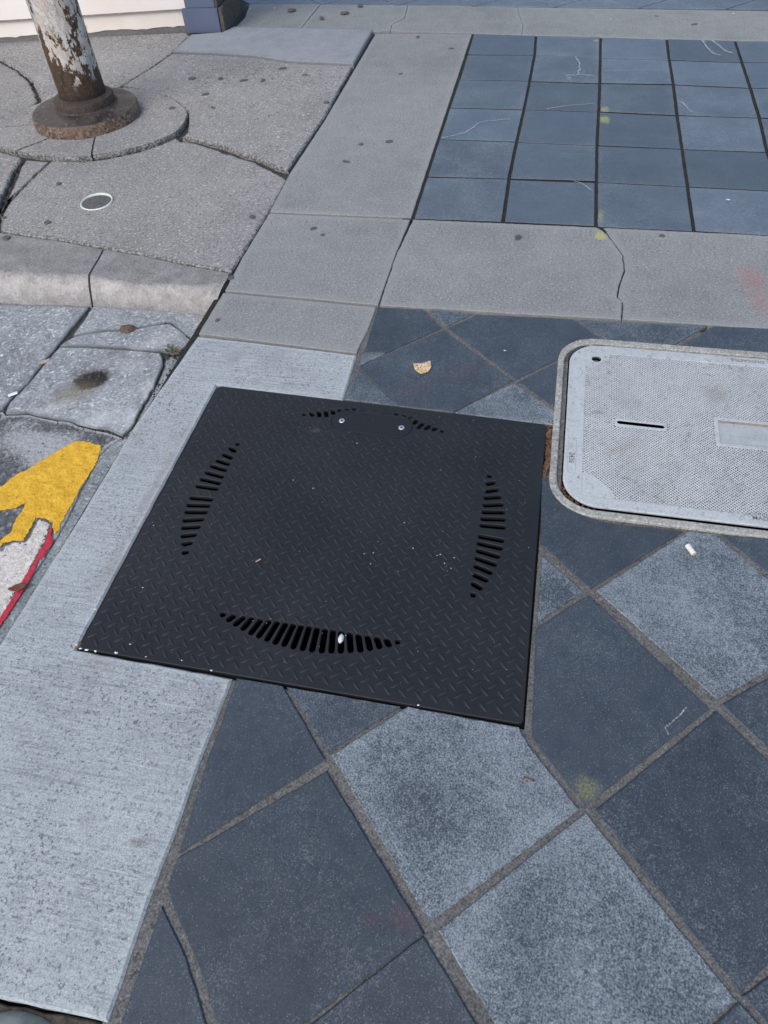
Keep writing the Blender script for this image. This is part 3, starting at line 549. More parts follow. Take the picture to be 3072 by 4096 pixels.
def asphalt():
    k = Mat('worn asphalt with pale aggregate')
    vd = k.vor(75, out=0); vc = k.n('ShaderNodeTexVoronoi'); vc.inputs['Scale'].default_value = 75; k.link(k.pos, vc.inputs['Vector'])
    g = k.n('ShaderNodeSeparateColor'); k.link(vc.outputs[1], g.inputs[0])
    c = k.mix(k.map(k.noise(40, 4, .6), .35, .7), (.055,.058,.063), (.115,.118,.122))
    c = k.mix(k.math('MULTIPLY', k.map(g.outputs[0], .55, .75), k.map(vd, .55, .35)), c, (.20,.205,.21))
    wear = k.map(k.math('ADD', k.math('MULTIPLY', k.math('MAXIMUM', k.blob(WEAR_C, .34, .11, -.35, .9, .5, 12), k.math('MULTIPLY', k.math('SUBTRACT', 1.0, k.attr('edge')), .9)), .30), k.math('MULTIPLY', k.noise(170, 4, .8), .85)), .46, .62)
    c = k.mix(k.math('MULTIPLY', wear, .8), c, (.36,.375,.385))
    k.bump(k.math('ADD', vd, k.noise(200, 3, .6)), .8, .004)
    return k.done(c, .85, .35)
WEAR_C = (sum(p[0] for p in S['road'][9:15]) / 6 - .09, sum(p[1] for p in S['road'][9:15]) / 6 - .06)
asphalt_mat = asphalt()

def paint(name, c1, c2, wear=0.5, grain=60):
    k = Mat(name)
    f = k.noise(grain, 5, .65)
    e = k.attr('edge')
    a = k.math('ADD', k.math('MULTIPLY', e, .17), k.math('ADD', k.math('MULTIPLY', k.noise(90, 4, .7, w=3), .5), k.math('MULTIPLY', k.noise(9, 3, .6, w=2), .35)))
    k.alpha(k.map(a, .47 + wear * .10, .53 + wear * .10))
    crk = k.vor(28, out=0)
    c = k.mix(k.map(f, .34, .68), c1, c2)
    c = k.mix(k.math('MULTIPLY', k.map(k.noise(150, 3, .7, w=7), .55, .66), .6), c, tuple(x * .40 for x in c1))
    c = k.mix(k.math('MULTIPLY', k.map(k.noise(1, 4, .75, k.mapping(rot=.35, sc=(20, 90, 1)), w=9), .56, .66), .55), c, tuple(x * .5 + .02 for x in c1))
    k.bump(k.math('ADD', f, k.math('MULTIPLY', k.noise(25, 3, .6), 1.5)), .8, .006)
    return k.done(c, .6, .4)
yellow_mat = paint('thick yellow road paint', (.54,.30,.012), (.74,.44,.035), -.25, 45)
white_mat = paint('dirty white road paint', (.42,.39,.35), (.68,.65,.61), -.35, 70)
red_mat = paint('red line paint', (.40,.016,.04), (.52,.03,.06), .0, 60)

def kerb_paint():
    k = Mat('kerb concrete with worn pale face')
    e = k.attr('edge')
    fin = k.noise(170, 3, .65); mid = k.noise(18, 5, .7)
    c = k.mix(k.map(mid, .35, .68), (.160,.159,.158), (.275,.270,.263))
    g = k.map(fin, .3, .7, .6, 1.4)
    cc = k.n('ShaderNodeCombineColor'); [k.link(g, cc.inputs[i]) for i in range(3)]
    c = k.mix(1.0, c, cc.outputs[0], 'MULTIPLY')
    a = k.math('ADD', e, k.math('MULTIPLY', k.math('SUBTRACT', k.math('ADD', k.math('MULTIPLY', k.noise(1, 5, .75, k.mapping(sc=(16, 42, 42))), .5), k.math('MULTIPLY', k.noise(80, 5, .78), .5)), .5), 2.6))
    pc = k.mix(k.map(k.noise(11, 4, .6, w=5), .4, .62), (.50,.475,.455), (.37,.315,.29))
    pc = k.mix(k.math('MULTIPLY', k.map(k.noise(120, 4, .75, w=4), .50, .66), .55), pc, (.20,.185,.175))
    pc = k.mix(k.math('MULTIPLY', k.map(k.noise(26, 5, .75, w=14), .50, .62), .7), pc, (.22,.215,.205))
    c = k.mix(k.map(a, .20, 1.05, 0, .72), c, pc)
    k.bump(k.math('ADD', fin, k.math('MULTIPLY', mid, 2)), .8, .005)
    return k.done(c, .85, .3)
kerb_mat = kerb_paint()

def metal_plate():
    k = Mat('matt black painted steel')
    f = k.noise(4, 4, .6); g = k.noise(600, 2, .6)
    c = k.mix(k.map(f, .35, .65), (.0100,.0118,.0145), (.0160,.0183,.0215))
    # scuffs and dust
    sc_ = k.noise(1, 4, .7, k.mapping(rot=.5, sc=(240, 16, 1)))
    c = k.mix(k.math('MULTIPLY', k.map(sc_, .66, .74), k.map(k.noise(6, 2, .5, w=4), .45, .6, 0, .22)), c, (.20,.20,.20))
    c = k.mix(k.math('MULTIPLY', k.map(k.vor(120, out=0), .10, .04), k.map(k.noise(60, 2, .5, w=2), .55, .62, 0, .7)), c, (.45,.45,.44))
    c = k.mix(k.math('MULTIPLY', k.blob((-.13, .27), .02, .012, .2, .7, .8, 90), .6), c, (.06,.05,.048))
    k.bump(k.math('ADD', k.math('MULTIPLY', g, .5), k.noise(90, 3, .6)), .10, .001)
    return k.done(c, k.map(k.noise(25, 4, .65, w=1), .3, .7, .48, .64), .34)
plate_mat = metal_plate()
cover_mat = simple('smooth black painted steel', (.0092,.0110,.0135), (.0145,.0168,.0198), 60, .54, .05, .34)
steel_mat = simple('bright screw steel', (.55,.56,.57), (.70,.70,.70), 200, .35, .05, .5, metal=0.7)

def lid_m(name, lo, hi, stains=True, speck=.18):
    return concrete(name, lo, hi, speck=speck, pits=.5, white=.25, fine=230, mott=.4, edge_dirt=.15, bump=.3, seed=8,
        stains=[(at('lid_stain', 0), .05, .045, .3, (.20,.18,.155), .55, .95), (at('lid_stain', 1), .07, .022, .6, (.25,.21,.17), .5, .95), (at('lid_stain', 2), .05, .05, 0, (.24,.235,.23), .35, .95), (at('lid_stain', 4), .02, .012, 0, (.10,.10,.10), .6, .9)] if stains else ())
lid_mat = lid_m('pale polymer concrete lid', (.34,.37,.385), (.50,.53,.54))
ridge_mat = lid_m('polymer concrete ridges', (.37,.405,.42), (.53,.56,.57))
valley_mat = lid_m('dark ridge valleys', (.075,.08,.085), (.15,.155,.16))  # much darker than the ridges, for contrast between the ribs
recess_mat = concrete('recess with algae', (.42,.47,.485), (.58,.62,.63), speck=.12, pits=.35, white=.2, fine=180, mott=.5, seed=11, stains=[((.93,.41), .10, .02, .1, (.22,.24,.23), .4, .9)])
collar_mat = concrete('lichened concrete frame', (.24,.245,.225), (.42,.415,.38), speck=.4, pits=.55, white=.55, fine=200, mott=.45, edge_dirt=.2, bump=.7, seed=9)
tan_mat = simple('tan recess lip', (.20,.16,.13), (.33,.27,.23), 80)
slot_mat = simple('rusty slot', (.035,.025,.018), (.09,.065,.045), 120)
border_mat = simple('faint cast border', (.22,.235,.24), (.32,.335,.34), 150)
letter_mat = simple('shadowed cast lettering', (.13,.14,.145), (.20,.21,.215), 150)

# ------------------------------------------------------------------ setting: ground, pits
PIT = (-.446, -.424, .440, .414); BOX = (.430, .085, 1.385, .748)
def rect(x0, y0, x1, y1): return [(x0, y0), (x1, y0), (x1, y1), (x0, y1)]
g = curve_solid('ground', rect(-40, -40, 40, 40), [rect(*PIT), rect(BOX[0] + .03, BOX[1] + .02, BOX[2], BOX[3])], -.125, -.12, asph_ground)
tag(g, kind='structure')
for nm, (x0, y0, x1, y1), d in (('vault_pit', PIT, .42), ('meter_pit', (BOX[0] + .03, BOX[1] + .02, BOX[2], BOX[3]), .30)):
    v = [(x0, y0, -.03), (x1, y0, -.03), (x1, y1, -.03), (x0, y1, -.03), (x0, y0, -d), (x1, y0, -d), (x1, y1, -d), (x0, y1, -d)]
    tag(mesh_obj(nm, v, [(0, 1, 5, 4), (1, 2, 6, 5), (2, 3, 7, 6), (3, 0, 4, 7), (4, 5, 6, 7)], pit_mat), kind='structure')
ledge = curve_solid('pit_ledge', rect(-.50, -.47, .452, .45), [rect(-.38, -.345, .37, .33)], -.045, -.022, dirt_mat)
tag(ledge, kind='structure')

# ------------------------------------------------------------------ concrete band
band = curve_solid('concrete_band', [(-.72, -2.3), (-.085, -2.3), (-.085, 3.64), (-.72, 3.64)], [rect(-.505, -.48, -.06, .46)] if False else [], -.09, -.03, dirt_mat) if False else \
    mesh_obj('concrete_band', [(-.61, .40, -.035), (-.075, .40, -.035), (-.075, 3.66, -.035), (-1.4, 3.66, -.035), (-1.4, 3.2, -.035), (-.62, 3.2, -.035)], [(0, 1, 2, 5), (5, 2, 3, 4)], dirt_mat)
tag(band, kind='structure')
for nm in ('band_a', 'band_b', 'band_c'):
    slab('concrete_slab', S[nm], band_old_mat, band, jit=.0012, inset=.03, seg=.03)
slab('concrete_slab', S['band_new'], new_mat, band, z=.001, th=.12, jit=.0015, inset=.014, seg=.025, cham=.004)['label'] = 'paler brushed concrete slab wrapped round the steel plate'
def far_shift(p): return [(x + 2.0, y) if i in (4,) else (x, y) for i, (x, y) in enumerate(p)]
fd = [list(q) for q in S['far_d']]
fd[2][0] = 3.4; fd[3][0] = 3.4
for nm in ('far_a', 'far_b', 'far_c'): slab('concrete_slab', S[nm], far_mat, band, jit=.0025, inset=.03, cham=.001, seg=.015, freq=90, shrink=-.0016)
slab('concrete_slab', fd, far_mat, band, jit=.0025, inset=.03, cham=.001, seg=.015, freq=90, shrink=-.0016)

crossing = mesh_obj('cross_band', [(-.10, .795, -.03), (3.5, .795, -.03), (3.5, 1.38, -.03), (-.10, 1.38, -.03)], [(0, 1, 2, 3)], dirt_mat)
tag(crossing, kind='structure')
cb = [list(q) for q in S['cross_b']]
cb[3][0] = 3.4; cb[4][0] = 3.4
slab('concrete_slab', S['cross_a'], band_old_mat, crossing, jit=.0022, inset=.03, seg=.012, freq=90, shrink=-.0004)
slab('concrete_slab', cb, band_old_mat, crossing, jit=.0022, inset=.03, seg=.012, freq=90, shrink=-.0004)

# ------------------------------------------------------------------ slate grid
grid = mesh_obj('grid_pavement', [(-.11, 1.32, -.0045), (3.5, 1.32, -.0045), (3.5, 3.24, -.0045), (-.11, 3.24, -.0045)], [(0, 1, 2, 3)], dirt_mat)
tag(grid, kind='structure')
def gp(i, j):
    if i < 4: return GRID[i][j]
    if i == 4 and j < 5: return GRID[4][j]
    x = 1.135 + .305 * (i - 4); base = GRID[3][j]
    return (x, base[1] - .004 * (i - 3))
for i in range(-0, 10):
    for j in range(6):
        a, b, c_, d = gp(i, j), gp(i + 1, j), gp(i + 1, j + 1), gp(i, j + 1)
        gx, gy = random.uniform(.0052, .0064), random.uniform(.0030, .0062)
        q = [(a[0] + gx, a[1] - gy), (b[0] - gx, b[1] - gy), (c_[0] - gx, c_[1] + gy), (d[0] + gx, d[1] + gy)]
        o = slab('slate_tile', q, slate_grid_mat, grid, z=random.uniform(-.0010, .0012), th=.02, jit=.0012, inset=.03, seg=.03, tilt=.004, cham=.0012, side=dirt_mat)
        o['whiten'] = random.uniform(.10, .50); o['tone'] = random.uniform(-.20, .18)

# ------------------------------------------------------------------ slate laid on the diagonal
names = ['T%d' % i for i in range(1, 26)] + ['T8b', 'T13b']
WH = dict(T13=.86, T17=.80, T18=.86, T2=.66, T5=.75, T9=.62, T7=.80, T12=.68, T6=.60, T16=.20, T15=.25, T14=.16, T19=.36, T10=.3, T23=.22, T24=.4, T25=.2, T20=.10, T21=.14, T22=.12, T11=.12, T13b=.2, T8=.2, T4=.22, T3=.18, T1=.2)
hole1 = [(-.126, .43), (-.126, -.48)]
diag = curve_solid('diagonal_pavement', [(-.108, -2.6), (3.4, -2.6), (3.4, .812), (-.098, .812), (-.098, .394), (.428, .394), (.428, -.405), (-.12, -.405)],
                   [rect(BOX[0] + .035, BOX[1] + .02, BOX[2] - .01, BOX[3] - .02)], -.03, -.004, mortar_mat)
tag(diag, kind='structure')
for nm in names:
    o = slab('slate_tile', S[nm], slate_mat, diag, z=random.uniform(-.0008, .0012), th=.025, jit=.0014, inset=.05, seg=.02, tilt=.003, cham=.002, shrink=-.0034, side=mortar_mat)
    o['whiten'] = WH.get(nm, .2); o['tone'] = random.uniform(-.16, .12)
    if nm in ('T13', 'T17', 'T18'): o['label'] = 'slate tile clouded pale with mineral bloom'
# the same paving carried on outside the frame
ca, sa = math.cos(DIAG_ANGLE), math.sin(DIAG_ANGLE)
traced = [S[n] for n in names] + [rect(.42, .08, 1.40, .76), rect(-.5, -.45, .45, .45)]
for i in range(-9, 14):
    for j in range(-13, 9):
        cell = [(DIAG_ORIGIN[0] + DIAG_SIZE * ((i + u) * ca - (j + w) * sa), DIAG_ORIGIN[1] + DIAG_SIZE * ((i + u) * sa + (j + w) * ca)) for u, w in ((0, 0), (1, 0), (1, 1), (0, 1))]
        if any(x > 3.3 or y < -2.5 or y > .80 or x < -.09 for x, y in cell): continue
        cc = (sum(p[0] for p in cell) / 4, sum(p[1] for p in cell) / 4)
        test = [(cc[0] + (p[0] - cc[0]) * f, cc[1] + (p[1] - cc[1]) * f) for p in cell for f in (.25, .5)] + [cc]
        if False: test += [((cell[k][0] + cell[k - 1][0]) / 2 * .9 + cc[0] * .1, (cell[k][1] + cell[k - 1][1]) / 2 * .9 + cc[1] * .1) for k in range(4)]
        if any(inside(t, tr) for t in test for tr in traced): continue
        o = slab('slate_tile', offset(ccw(cell), .007), slate_mat, diag, z=-.0016, th=.025, seg=.08, inset=.035)
        o['whiten'] = random.choice((.15, .2, .3, .8)); o['tone'] = random.uniform(-.1, .1)

# diamonds beyond the far band
diam = mesh_obj('diamond_pavement', [(-1.45, 3.635, -.006), (3.4, 3.585, -.006), (3.4, 5.5, -.006), (-1.45, 5.5, -.006)], [(0, 1, 2, 3)], mortar_mat)
tag(diam, kind='structure')
for n in range(-1, 10):
    x0 = -.996 + .429 * n
    yb = 3.64 - .0095 * (x0 + 1)
    h = .2145
    tris = [[(x0, yb), (x0 + 2 * h, yb - .004), (x0 + h, yb + h)]]
    for r in range(4):
        cx0 = x0 + (h if r % 2 else 0); cy0 = yb + h * (r + 1)
        tris.append([(cx0, cy0 - h), (cx0 + h, cy0), (cx0, cy0 + h), (cx0 - h, cy0)])
    for t in tris:
        o = slab('slate_tile', offset(ccw(t), .0045), slate_grid_mat, diam, th=.02, seg=.06, inset=.03, z=.001)
        o['whiten'] = random.uniform(.35, .6); o['tone'] = random.uniform(-.1, .1)

# ------------------------------------------------------------------ old sidewalk on the left
walk = mesh_obj('old_sidewalk', [(-4.5, .97, -.012), (-.58, .93, -.012), (-.575, 3.25, -.012), (-4.5, 3.25, -.012)], [(0, 1, 2, 3)], crack_mat)
tag(walk, kind='structure')
for nm, mt, j, zz_ in (('walk_left', old_mat, .006, .004), ('walk_lower_left', old_mat, .006, .001), ('walk_right', old_mat, .003, .007), ('walk_smooth', smooth_mat, .0015, .013), ('walk_front', old_mat, .0035, .001), ('walk_sliver', old_mat, .004, -.001), ('walk_far_left', old_mat, .005, .007)):
    slab('concrete_slab', S[nm], mt, walk, z=zz_, th=.06, jit=j, inset=.014, seg=.014, cham=.0045, freq=55, shrink=.0012)
# the round collar cast about the lamp post, cracked into pieces
CX, CY, CR = -1.560, 2.000, .368
polar = sorted((math.degrees(math.atan2(y - CY, x - CX)) % 360, math.dist((x, y), (CX, CY))) for x, y in S['collar_ring'])
def collar_r(a):
    a %= 360
    for k in range(len(polar)):
        a0, r0 = polar[k]; a1, r1 = polar[(k + 1) % len(polar)]
        if k == len(polar) - 1: a1 += 360
        for aa in (a, a + 360):
            if a0 <= aa <= a1: return r0 + (r1 - r0) * (aa - a0) / max(1e-6, a1 - a0)
    return CR
def ring_piece(a0, a1, r0):
    n = max(3, int(abs(a1 - a0) / 4)); out = []
    for i in range(n + 1):
        a = math.radians(a0 + (a1 - a0) * i / n); rr = collar_r(math.degrees(a)) - .006
        out.append((CX + rr * math.cos(a), CY + rr * math.sin(a)))
    for i in range(n + 1):
        a = math.radians(a1 + (a0 - a1) * i / n); out.append((CX + r0 * math.cos(a), CY + r0 * math.sin(a)))
    return out
for a0, a1 in ((-67.5, 8), (8.8, 196), (196.8, 238), (238.8, 291.7)):
    slab('collar_piece', ring_piece(a0, a1, .10), old_mat, walk, z=.012 + random.uniform(-.002, .002), th=.05, jit=.0045, inset=.014, seg=.014, cham=.008, freq=45)

# kerb with its worn pale rounded face
kerb = mesh_obj('kerb', [(-4.5, .72, -.10), (-.60, .72, -.10), (-.60, .95, -.10), (-4.5, 1.2, -.10)], [(0, 1, 2, 3)], crack_mat)
tag(kerb, kind='structure')
def resample(p, n):
    L = [0]
    for i in range(len(p) - 1): L.append(L[-1] + math.dist(p[i], p[i + 1]))
    out = []; k = 0
    for i in range(n):
        t = L[-1] * i / (n - 1)
        while k < len(p) - 2 and L[k + 1] < t: k += 1
        u = (t - L[k]) / max(1e-9, L[k + 1] - L[k]); out.append((p[k][0] + (p[k + 1][0] - p[k][0]) * u, p[k][1] + (p[k + 1][1] - p[k][1]) * u))
    return out
def kerb_stone(top, lip, base, n):
    A, B, C_ = resample(top, n), resample(lip, n), resample(base, n)
    rows = []
    rows.append([(p[0], p[1], -.10, 0) for p in A]); rows.append([(p[0], p[1], -.002, 0) for p in A])
    for t in (.03, .4, .7, .85):
        rows.append([(a_[0] + (b_[0] - a_[0]) * t, a_[1] + (b_[1] - a_[1]) * t, 0, max(0, t - .6) * .5) for a_, b_ in zip(A, B)])
    for t, e_ in ((.0, .30), (.15, .62), (.3, .95), (.5, 1.0), (.7, .85), (.9, .5), (1.0, .3)):
        zz = -.072 * (1 - math.cos(t * math.pi / 2)) ** .8
        rows.append([(b_[0] + (c[0] - b_[0]) * t, b_[1] + (c[1] - b_[1]) * t, zz, e_) for b_, c in zip(B, C_)])
    rows.append([(p[0], p[1], -.11, 1) for p in C_])
    v, e, f = [], [], []
    for k, r in enumerate(rows):
        for (x, y, z, ed) in r:
            if 2 < k < len(rows) - 1:
                w_ = noise.noise(Vector((x * 9, y * 9, z * 9))) * .006 + noise.noise(Vector((x * 45, y * 45, z * 45))) * .003
                y += w_ if k > 5 else 0; z += w_ * .5
            v.append((x, y, z)); e.append(ed)
    m_ = len(rows)
    for k in range(m_ - 1):
        for i in range(n - 1): f.append((k * n + i, k * n + i + 1, (k + 1) * n + i + 1, (k + 1) * n + i))
    for i in (0, n - 1): f.append(tuple(k * n + i for k in range(m_)))
    f = [t[::-1] for t in f]
    o = mesh_obj('kerb_stone', v, f, kerb_mat, kerb, e)
    return o
kt, kl, kb = S['kerb_top'], S['kerb_lip'], S['kerb_base']
def cut(p, dx): return (p[0] + dx, p[1])
kerb_stone(kt[:6], kl[:5], kb[:5], 50)
kerb_stone([cut(kt[5], .007)] + kt[6:], [cut(kl[4], .008)] + kl[5:], [cut(kb[4], .007)] + kb[5:], 44)

# gutter
gut = mesh_obj('gutter', [(-4.5, -.2, -.0785), (-.60, -.2, -.0785), (-.59, .86, -.0785), (-4.5, .9, -.0785)], [(0, 1, 2, 3)], crack_mat)
tag(gut, kind='structure')
for nm, j in (('gut_left', .003), ('gut_a', .003), ('gut_b', .003), ('gut_c', .003)):
    slab('gutter_slab', S[nm], gut_mat, gut, z=-.07 + random.uniform(-.001, .001), th=.03, jit=j, inset=.018, seg=.014, cham=.0025, freq=55)
slab('cement_patch', S['patch'], patch_mat, gut, z=-.0745, th=.03, jit=.004, inset=.012, seg=.012, cham=.004, freq=60, shrink=-.004)
road = slab('road', S['road'][:-2] + [(-.66, -.95), (-.70, -3.0), (-6, -3.0), (-6, -.3)], asphalt_mat, None, z=-.0735, th=.03, jit=.003, inset=.012, seg=.015, cham=.002, freq=60)
tag(road, kind='structure')
sheet('yellow_paint', S['yellow_paint'], yellow_mat, road, -.0715, jit=.0045, inset=.014, seg=.007, freq=110)
sheet('white_paint', S['white_paint'], white_mat, road, -.0722, jit=.004, inset=.012, seg=.007, freq=110)
sheet('red_paint', offset(ccw(S['red_paint']), -.0025), red_mat, road, -.0705, jit=.0025, inset=.006, seg=.007, freq=110)

# planting bed at the bottom left corner
bed = slab('planting_bed', S['bed'], simple('dark soil', (.02,.018,.016), (.10,.088,.072), 70, .95, .9), None, z=-.028, th=.05, jit=.003, inset=.01)
tag(bed, kind='structure')

# ------------------------------------------------------------------ gum, chalk
gum_mat = simple('trodden gum', (.060,.062,.064), (.105,.107,.108), 90, .75, .3)
mask_ = k_ = None
gm = None
for i, p in enumerate(S['gum']):
    r = abs(S['gumr'][i][0] - p[0]) * random.uniform(.55, 1.1) + .002
    if p[1] < .05: continue
    n = 12; rx, ry, an = r, r * random.uniform(.45, .95), random.uniform(0, 3)
    ring_ = []
    for t in range(n):
        a = 2 * math.pi * t / n; q = 1 + .18 * noise.noise(Vector((i * 3.1, math.cos(a), math.sin(a))))
        u, w = rx * q * math.cos(a), ry * q * math.sin(a)
        ring_.append((p[0] + u * math.cos(an) - w * math.sin(an), p[1] + u * math.sin(an) + w * math.cos(an)))
    zb = (.0105 if p[1] > 1.86 - .25 * (p[0] + .6) and p[0] > -1.6 else .0042) if p[0] < -.6 else .0016
    if p[1] < .8 and p[0] < -.6: zb = -.068
    v = [(x, y, zb - .004) for x, y in ring_] + [(p[0] + (x - p[0]) * .8, p[1] + (y - p[1]) * .8, zb + .0006) for x, y in ring_]
    f = [(t, (t + 1) % n, n + (t + 1) % n, n + t) for t in range(n)] + [tuple(range(n, 2 * n))]
    mesh_obj('gum_spot', v, f, gum_mat, (walk if p[0] < -.62 else (crossing if .8 < p[1] < 1.32 and p[0] > -.08 else band)) if p[1] > .78 or p[0] > -.6 else gut)
def chalk_m():
    k = Mat('chalk scratch'); a = k.math('MULTIPLY', k.attr('edge'), k.map(k.noise(160, 3, .7), .34, .60, .0, .70)); k.alpha(a)
    return k.done((.55,.58,.60), .9, .2)
chalk_mat = chalk_m()
for nm, w in (('chalk1', .010), ('chalk2', .009), ('chalk3', .007), ('chalk4', .0028), ('chalk5', .005), ('chalk6', .006), ('chalk7', .006), ('chalk8', .012), ('chalk9', .012), ('chalk11', .008)):
    ribbon('chalk_mark', S[nm], w, chalk_mat, grid, .0042)
ribbon('chalk_mark', S['chalk10'], .0026, chalk_mat, diag, .0035)

# ------------------------------------------------------------------ steel access cover
cover = empty('access_cover', (0, 0, 0))
tag(cover, 'square black steel checker plate cover with four arcs of slots set in the pavement', 'access cover')
PT = .002
slots = [(S['slots'][i], S['slots'][i + 1]) for i in range(0, len(S['slots']), 2)]
def shrink_ends(a, b, r):      # traced ends are close to the visible tips of each slot's centre line
    return a, b
SR = .0060
holes = []
for k, (a, b) in enumerate(slots): holes.append(stadium(a, b, SR * (1.0 if k < 52 else .92)))
c0, c1 = S['cover'][0], S['cover'][1]
c0 = (c0[0] - .002, c0[1] - .002); c1 = (c1[0] + .001, c1[1] - .002)
CRAD = .0365
holes.append(stadium(c0, c1, CRAD + .0007, 14))
P = S['plate']
pc = ccw([(P[0][0] + .002, P[0][1] - .003), (P[1][0] + .000, P[1][1] - .002), (P[2][0], P[2][1] + .0005), (P[3][0] + .002, P[3][1] - .0015)])
def round_corners(p, r, n=5):
    out = []
    for i in range(len(p)):
        a, b, c = Vector(p[i - 1]), Vector(p[i]), Vector(p[(i + 1) % len(p)])
        s, e = b + (a - b).normalized() * r, b + (c - b).normalized() * r
        for k in range(n + 1):
            t = k / n; q = s * (1 - t) ** 2 + b * 2 * t * (1 - t) + e * t * t; out.append((q.x, q.y))
    return out
plate = curve_solid('plate', round_corners(pc, .010), holes, PT - .010, PT, plate_mat, cover, bevel=.0012, res=1)
insp = curve_solid('inspection_plate', stadium(c0, c1, CRAD, 14), [], PT - .008, PT + .0004, cover_mat, cover, bevel=.0006)
for s_ in S['cover'][2:]:
    sc = lathe('screw', [(.0072, PT - .002), (.0072, PT + .0012), (.0066, PT + .0018), (.0026, PT + .0018), (.0024, PT + .0006)], steel_mat, insp, s_, 20)
    so = lathe('screw_socket', [(.0027, PT + .0010), (.0027, PT + .00195), (.0012, PT + .00195), (.0010, PT + .0011)], pit_mat, insp, s_, 6)
# raised checker treads
def tread_mesh():
    L, Wd, H, n = .0122, .0041, .0016, 6
    low, top = [], []
    for k in range(2 * n):
        a = math.pi * k / n; x = L * math.cos(a); y = Wd * math.sin(a) * (1 - .25 * abs(math.cos(a)))
        low.append((x, y, 0)); top.append((x * .72, y * .45, H))
    m_ = 2 * n
    f = [(i, (i + 1) % m_, m_ + (i + 1) % m_, m_ + i) for i in range(m_)] + [tuple(range(m_, 2 * m_))]
    me = bpy.data.meshes.new('tread'); me.from_pydata(low + top, [], f); me.update()
    me.polygons.foreach_set('use_smooth', [True] * len(me.polygons))
    me.materials.append(plate_mat); return me
tm = tread_mesh()
spots = []
pitch = .0290
for i in range(-16, 17):
    for j in range(-15, 16):
        for k in (0, 1):
            x, y = (i + .5 * k) * pitch + .004, (j + .5 * k) * pitch
            if not inside((x, y), offset(pc, .013)): continue
            if any(min((Vector((x, y)) - (Vector(a) + (Vector(b) - Vector(a)) * t)).length for t in (0, .25, .5, .75, 1)) < .0135 for a, b in slots): continue
            if min((Vector((x, y)) - (Vector(c0) + (Vector(c1) - Vector(c0)) * t)).length for t in [q / 8 for q in range(9)]) < CRAD + .010: continue
            spots.append((x, y, math.radians(-47 if k == 0 else 43)))
spots.sort(key=lambda s: s[1] + .1 * s[0])
cam_xy = Vector(CAM_LOC[:2])
for x, y, a in spots[:300]:
    o = bpy.data.objects.new('tread', tm); col.objects.link(o); o.parent = cover; o.location = (x, y, PT - .0001); o.rotation_euler.z = a
v, f = [], []
for x, y, a in spots[300:]:
    ca_, sa_ = math.cos(a), math.sin(a); b0 = len(v)
    for w in tm.vertices: v.append((x + w.co.x * ca_ - w.co.y * sa_, y + w.co.x * sa_ + w.co.y * ca_, PT - .0001 + w.co.z))
    for pg in tm.polygons: f.append(tuple(b0 + q for q in pg.vertices))
tag(mesh_obj('tread', v, f, plate_mat, cover, smooth=True), kind='stuff')

# ------------------------------------------------------------------ utility box: frame and lid
frame = curve_solid('box_frame', rrect(.438, .099, 1.372, .736, .100, 10), [rrect(.4545, .118, 1.352, .7135, .086, 10)], -.05, .004, collar_mat, None, bevel=.003, res=2)
ubox = empty('utility_box', (.90, .42, 0))
tag(ubox, 'utility box with a pale ribbed rounded lid in a lichen-spotted concrete frame', 'utility box')
under(frame, ubox)
# uneven worn frame edge
for w in frame.data.vertices:
    q = noise.noise(Vector((w.co.x * 40, w.co.y * 40, w.co.z * 20)))
    w.co.x += q * .0012; w.co.y += noise.noise(Vector((w.co.x * 40, w.co.y * 40, 9))) * .0012
LZ = .004
hx, hy = S['lid_hole'][0]
slot_a, slot_b = S['lid_slot']
rx0, rx1, ry0, ry1 = .8215, 1.06, .371, .4505
LX0, LX1, LY0, LY1 = .4680, 1.338, .1275, .7055
lid = curve_solid('lid', rrect(LX0, LY0, LX1, LY1, .080, 12), [rrect(.511, .157, 1.296, .671, .012, 3)], -.003, LZ, lid_mat, None, bevel=.002, res=2)
under(lid, ubox)
f1 = curve_solid('slot_frame', rrect(slot_a[0] - .012, slot_a[1] - .016, slot_b[0] + .012, slot_b[1] + .015, .006, 3), [stadium(slot_a, slot_b, .0062)], .0008, LZ - .0003, lid_mat, None, bevel=.0008); under(f1, lid)
f2 = curve_solid('recess_frame', rect(rx0 - .010, ry0 - .010, rx1 + .010, ry1 + .010), [rect(rx0, ry0, rx1, ry1)], -.012, LZ - .0003, lid_mat, None, bevel=.001); under(f2, lid)
fl = curve_solid('recess_floor', rect(rx0 - .001, ry0 - .001, rx1 + .001, ry1 + .001), [], -.016, LZ - .0045, recess_mat); under(fl, lid)
tl = box('recess_lip', rx0, rx1, ry1 - .005, ry1 - .0002, LZ - .0044, LZ - .0012, tan_mat); under(tl, lid)
sf = box('slot_floor', slot_a[0] - .006, slot_b[0] + .006, slot_a[1] - .008, slot_a[1] + .008, -.02, -.012, slot_mat); under(sf, lid)
hf = lathe('pick_hole', [(.0140, -.016), (.0140, -.0105), (.0135, -.010)], simple('shade-toned hole floor', (.045,.045,.043), (.10,.10,.095), 60), None, (hx, hy), 20); under(hf, lid)  # shade inside the hole is put into the dark floor colour
